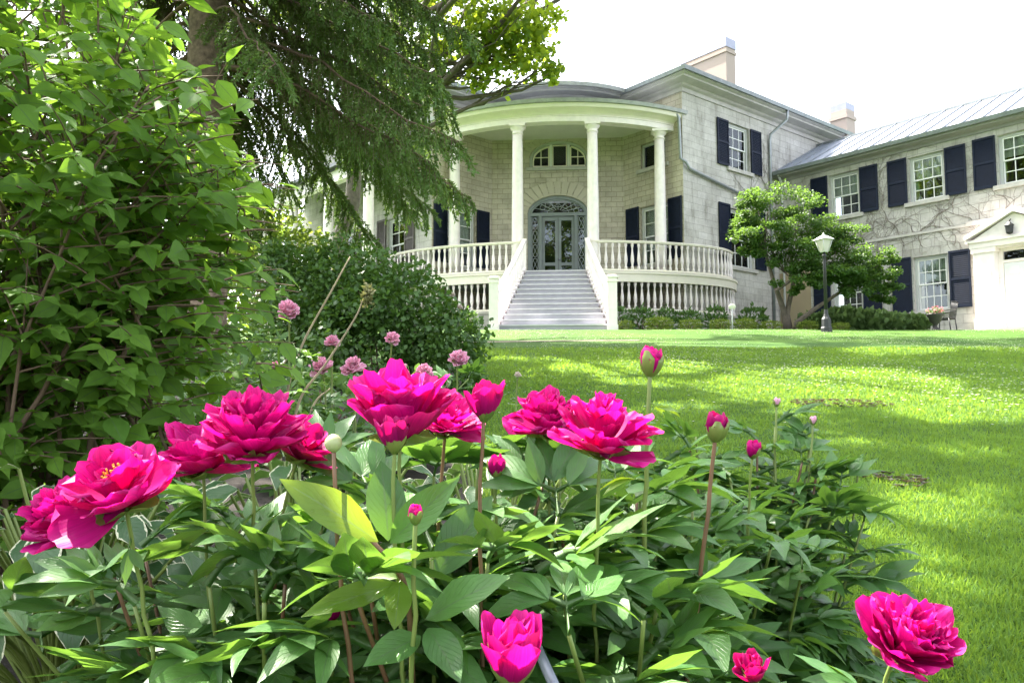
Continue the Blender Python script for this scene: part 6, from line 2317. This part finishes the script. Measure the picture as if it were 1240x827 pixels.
hosta('hosta', 'white edged hosta clump at the left border under the leftmost flowers', (-0.95, 1.75), 120, 1, 0.105, 0.42)
hosta('hosta', 'white edged hosta clump between the left flowers and the shrub', (-0.50, 1.95), 120, 2, 0.105, 0.42)
hosta('hosta', 'white edged hosta clump behind the middle peony leaves', (-0.05, 2.05), 80, 3, 0.10, 0.36)


def strap(name, label, base, n, seed, L, az0, spread, w=0.016, el0=1.25, elr=0.5, bend0=1.5):
    g = np.random.default_rng(seed)
    t = thing(name, label, 'daylily', (base[0], base[1], G(base[0], base[1])), 'strap leaved clumps')
    V, FC, UV, Rr = [], [], [], []
    for k in range(n):
        az = az0 + g.normal() * spread
        LL = L * (0.6 + 0.6 * g.random())
        el = el0 - elr * g.random()
        b = np.array([base[0] + g.normal() * 0.06, base[1] + g.normal() * 0.06, 0.0])
        b[2] = G(b[0], b[1]) - 0.02
        p = b.copy()
        sd = np.array([-math.sin(az), math.cos(az), 0])
        m_ = 12
        bend = bend0 + 0.6 * bend0 * g.random()
        tone = g.random()
        o = len(V)
        for i in range(m_ + 1):
            u = i / m_
            e = el - bend * u ** 1.4
            d = np.array([math.cos(az) * math.cos(e), math.sin(az) * math.cos(e), math.sin(e)])
            if i:
                p = p + d * LL / m_
            nn = np.cross(sd, d)
            ww = w * (0.75 + 0.5 * g.random() * 0 + 0.25 * math.sin(u * 3.1)) * (1 if u < 0.6 else max(0.03, 1 - ((u - 0.6) / 0.4) ** 1.5)) / 2
            for s_ in (-1, 0, 1):
                V.append(p + sd * s_ * ww + nn * abs(s_) * ww * 0.5)
                UV.append((0.5 + s_ / 2, u))
                Rr.append(tone)
            if i:
                for s_ in range(2):
                    q = o + (i - 1) * 3 + s_
                    FC.append((q, q + 1, q + 4, q + 3))
    link('leaves', npmesh('leaves', np.array(V) - WLOC[t.name], FC, Rr, UV, True), M['leaf_strap'], t)
    return t


strap('daylily', 'long narrow strap leaves arching in from the lower left corner', (-0.58, 0.66), 80, 1, 0.90, 0.02, 0.42, 0.010, 1.32, 0.40, 1.35)
strap('daylily', 'grassy strap leaves leaning right among the peonies before the lawn', (0.30, 1.75), 46, 2, 0.72, 0.0, 1.0, 0.013)
strap('daylily', 'thin strap leaves standing behind the middle flowers', (0.02, 1.85), 34, 3, 0.70, 1.2, 1.6, 0.012)

# ---- grey metal plant support running through the clump
t = MB()
t.tube([at(605, 690, 1.25), at(640, 760, 1.05), at(680, 850, 0.85)], 0.0065, 8)
t.tube([at(605, 690, 1.25), at(520, 700, 1.5), at(380, 705, 1.55), at(205, 742, 1.5)], 0.006, 8)
for p in (at(605, 690, 1.25), at(205, 742, 1.5), at(680, 850, 0.85)):
    t.tube([p, (p[0], p[1], G(p[0], p[1]) - 0.1)], 0.005, 7)
tag(t.build('plant_support', M['tube']), 'grey metal tube support running through the peony leaves', 'plant support')
t = MB()
a, b = at(780, 672, 1.9), at(870, 676, 1.9)
t.tube([a, b], 0.010, 8)
for p in (a, b):
    t.tube([p + np.array([0, 0, 0.03]), (p[0], p[1], G(p[0], p[1]) - 0.1)], 0.009, 7)
tag(t.build('wooden_rail', M['wood']), 'short weathered wooden rail low inside the right peony leaves', 'rail')

# ================================================================== SMALL THINGS BY THE HOUSE
p = at(1001, 402, 21.2)
lx, ly, lz = p[0], 21.2, G(p[0], 21.2)
t = thing('lamp_post', 'black garden lamp post with a frosted four sided lantern before the layered tree', 'lamp post', (lx, ly, lz))
mb = MB()
mb.lathe([(0.155, -0.05), (0.155, 0.10), (0.135, 0.13), (0.125, 0.34), (0.085, 0.40), (0.06, 0.48), (0.052, 0.60)], (lx, ly, lz), 8, False)
mb.build('base', M['iron'], t)
mb = MB()
mb.lathe([(0.048, 0.5), (0.040, 1.9), (0.042, 2.02), (0.06, 2.05), (0.06, 2.09), (0.035, 2.11), (0.035, 2.16)], (lx, ly, lz), 14)
mb.build('post', M['iron'], t)
mb = MB()


def frus(mb, r0, z0, r1, z1, rot=PI / 4 + 0.35):
    q = [(lx + r * math.cos(rot + k * PI / 2), ly + r * math.sin(rot + k * PI / 2), lz + z) for r, z in ((r0, z0), (r1, z1)) for k in range(4)]
    mb.box8(q)


frus(mb, 0.10, 2.16, 0.12, 2.19)
for k in range(4):
    a = PI / 4 + 0.35 + k * PI / 2
    mb.tube([(lx + 0.12 * math.cos(a), ly + 0.12 * math.sin(a), lz + 2.19), (lx + 0.215 * math.cos(a), ly + 0.215 * math.sin(a), lz + 2.50)], 0.012, 5)
frus(mb, 0.27, 2.50, 0.25, 2.52)
frus(mb, 0.25, 2.522, 0.09, 2.61)
frus(mb, 0.05, 2.612, 0.04, 2.64)
mb.lathe([(0.012, 2.64), (0.028, 2.66), (0.016, 2.68), (0.006, 2.70)], (lx, ly, lz), 8)
la = mb.build('lantern', M['pipe_white'], t)
mb = MB()
frus(mb, 0.11, 2.192, 0.195, 2.498)
mb.build('glass', M['frost'], la)

p = at(887, 404, 23.0)
mx_, mz_ = p[0], G(p[0], 23.0)
t = thing('plant_marker', 'small white oval plant marker on a thin stake among the box bushes', 'plant marker', (mx_, 23.0, mz_))
mb = MB(); mb.tube([(mx_, 23.0, mz_ - 0.05), (mx_, 23.0, mz_ + 0.62)], 0.018, 6); mb.build('stake', M['pipe_white'], t)
mb = MB(); mb.lathe([(0.02, -0.012), (0.10, -0.010), (0.11, 0.0), (0.10, 0.010), (0.02, 0.012)], (0, 0, 0), 18)
mb.v = [(mx_ + v[0], 23.0 - 0.02 + v[2] * 0.9 - v[1] * 0.45, mz_ + 0.66 + v[1] * 0.75) for v in mb.v]
mb.build('plate', M['white'], t)

p = at(1133, 397, 24.3)
ux, uz = p[0], G(p[0], 24.3)
t = thing('flower_urn', 'dark footed urn of pink and red flowers beside the doorway railing', 'flower urn', (ux, 24.3, uz))
mb = MB(); mb.lathe([(0.14, -0.05), (0.15, 0.06), (0.10, 0.10), (0.05, 0.17), (0.06, 0.22), (0.16, 0.32), (0.20, 0.46), (0.25, 0.52), (0.25, 0.55), (0.20, 0.56)], (ux, 24.3, uz), 18); mb.build('urn', M['terracotta'], t)
lv = Leaves(); foliage(lv, (ux, 24.3, uz + 0.62), (0.26, 0.26, 0.12), 220, 0.07, SMALL, 0.3); lv.build('foliage', M['leaf_bed'], t)
lv = Leaves(); foliage(lv, (ux, 24.3, uz + 0.67), (0.25, 0.25, 0.12), 150, 0.05, SMALL, 0.6, flat=0.8); lv.build('blossoms', leafmat('urn_blossom', (0.45, 0.06, 0.10), (0.65, 0.25, 0.28), (0.7, 0.2, 0.25), 0.3), t)

cs, ct = 6.72, 1.25
gzc = G(*wing.xy(cs, ct))
t = thing('garden_chair', 'black iron garden chair seen from its side between the urn and the doorway', 'chair', (*wing.xy(cs, ct), gzc))
P = lambda s, z, t_: np.array(wing.p(cs + s, gzc + z, ct + t_))
mb = MB()
for k in range(7):
    mb.fbox(wing, cs - 0.26 + 0.075 * k, cs - 0.26 + 0.075 * k + 0.05, gzc + 0.43, gzc + 0.45, ct - 0.24, ct + 0.24)
mb.fbox(wing, cs - 0.26, cs + 0.25, gzc + 0.41, gzc + 0.429, ct - 0.24, ct - 0.21)
mb.fbox(wing, cs - 0.26, cs + 0.25, gzc + 0.41, gzc + 0.429, ct + 0.21, ct + 0.24)
mb.build('seat', M['iron'], t)
mb = MB()
for q in np.linspace(-0.22, 0.22, 8):
    mb.tube([P(0.24, 0.44, q), P(0.29, 0.70, q), P(0.33, 0.92, q)], 0.010, 5)
mb.tube([P(0.33, 0.93, -0.24), P(0.335, 0.97, 0), P(0.33, 0.93, 0.24)], 0.018, 6)
mb.build('backrest', M['iron'], t)
for q in (-0.23, 0.23):
    for s0_, s1_ in ((-0.24, -0.28), (0.23, 0.28)):
        mb = MB(); mb.tube([P(s0_, 0.43, q), P(s1_, -0.05, q)], 0.018, 6); mb.build('leg', M['iron'], t)
    mb = MB(); mb.tube([P(-0.24, 0.43, q), P(-0.27, 0.60, q), P(-0.18, 0.66, q), P(0.28, 0.68, q)], 0.016, 6); mb.build('armrest', M['iron'], t)
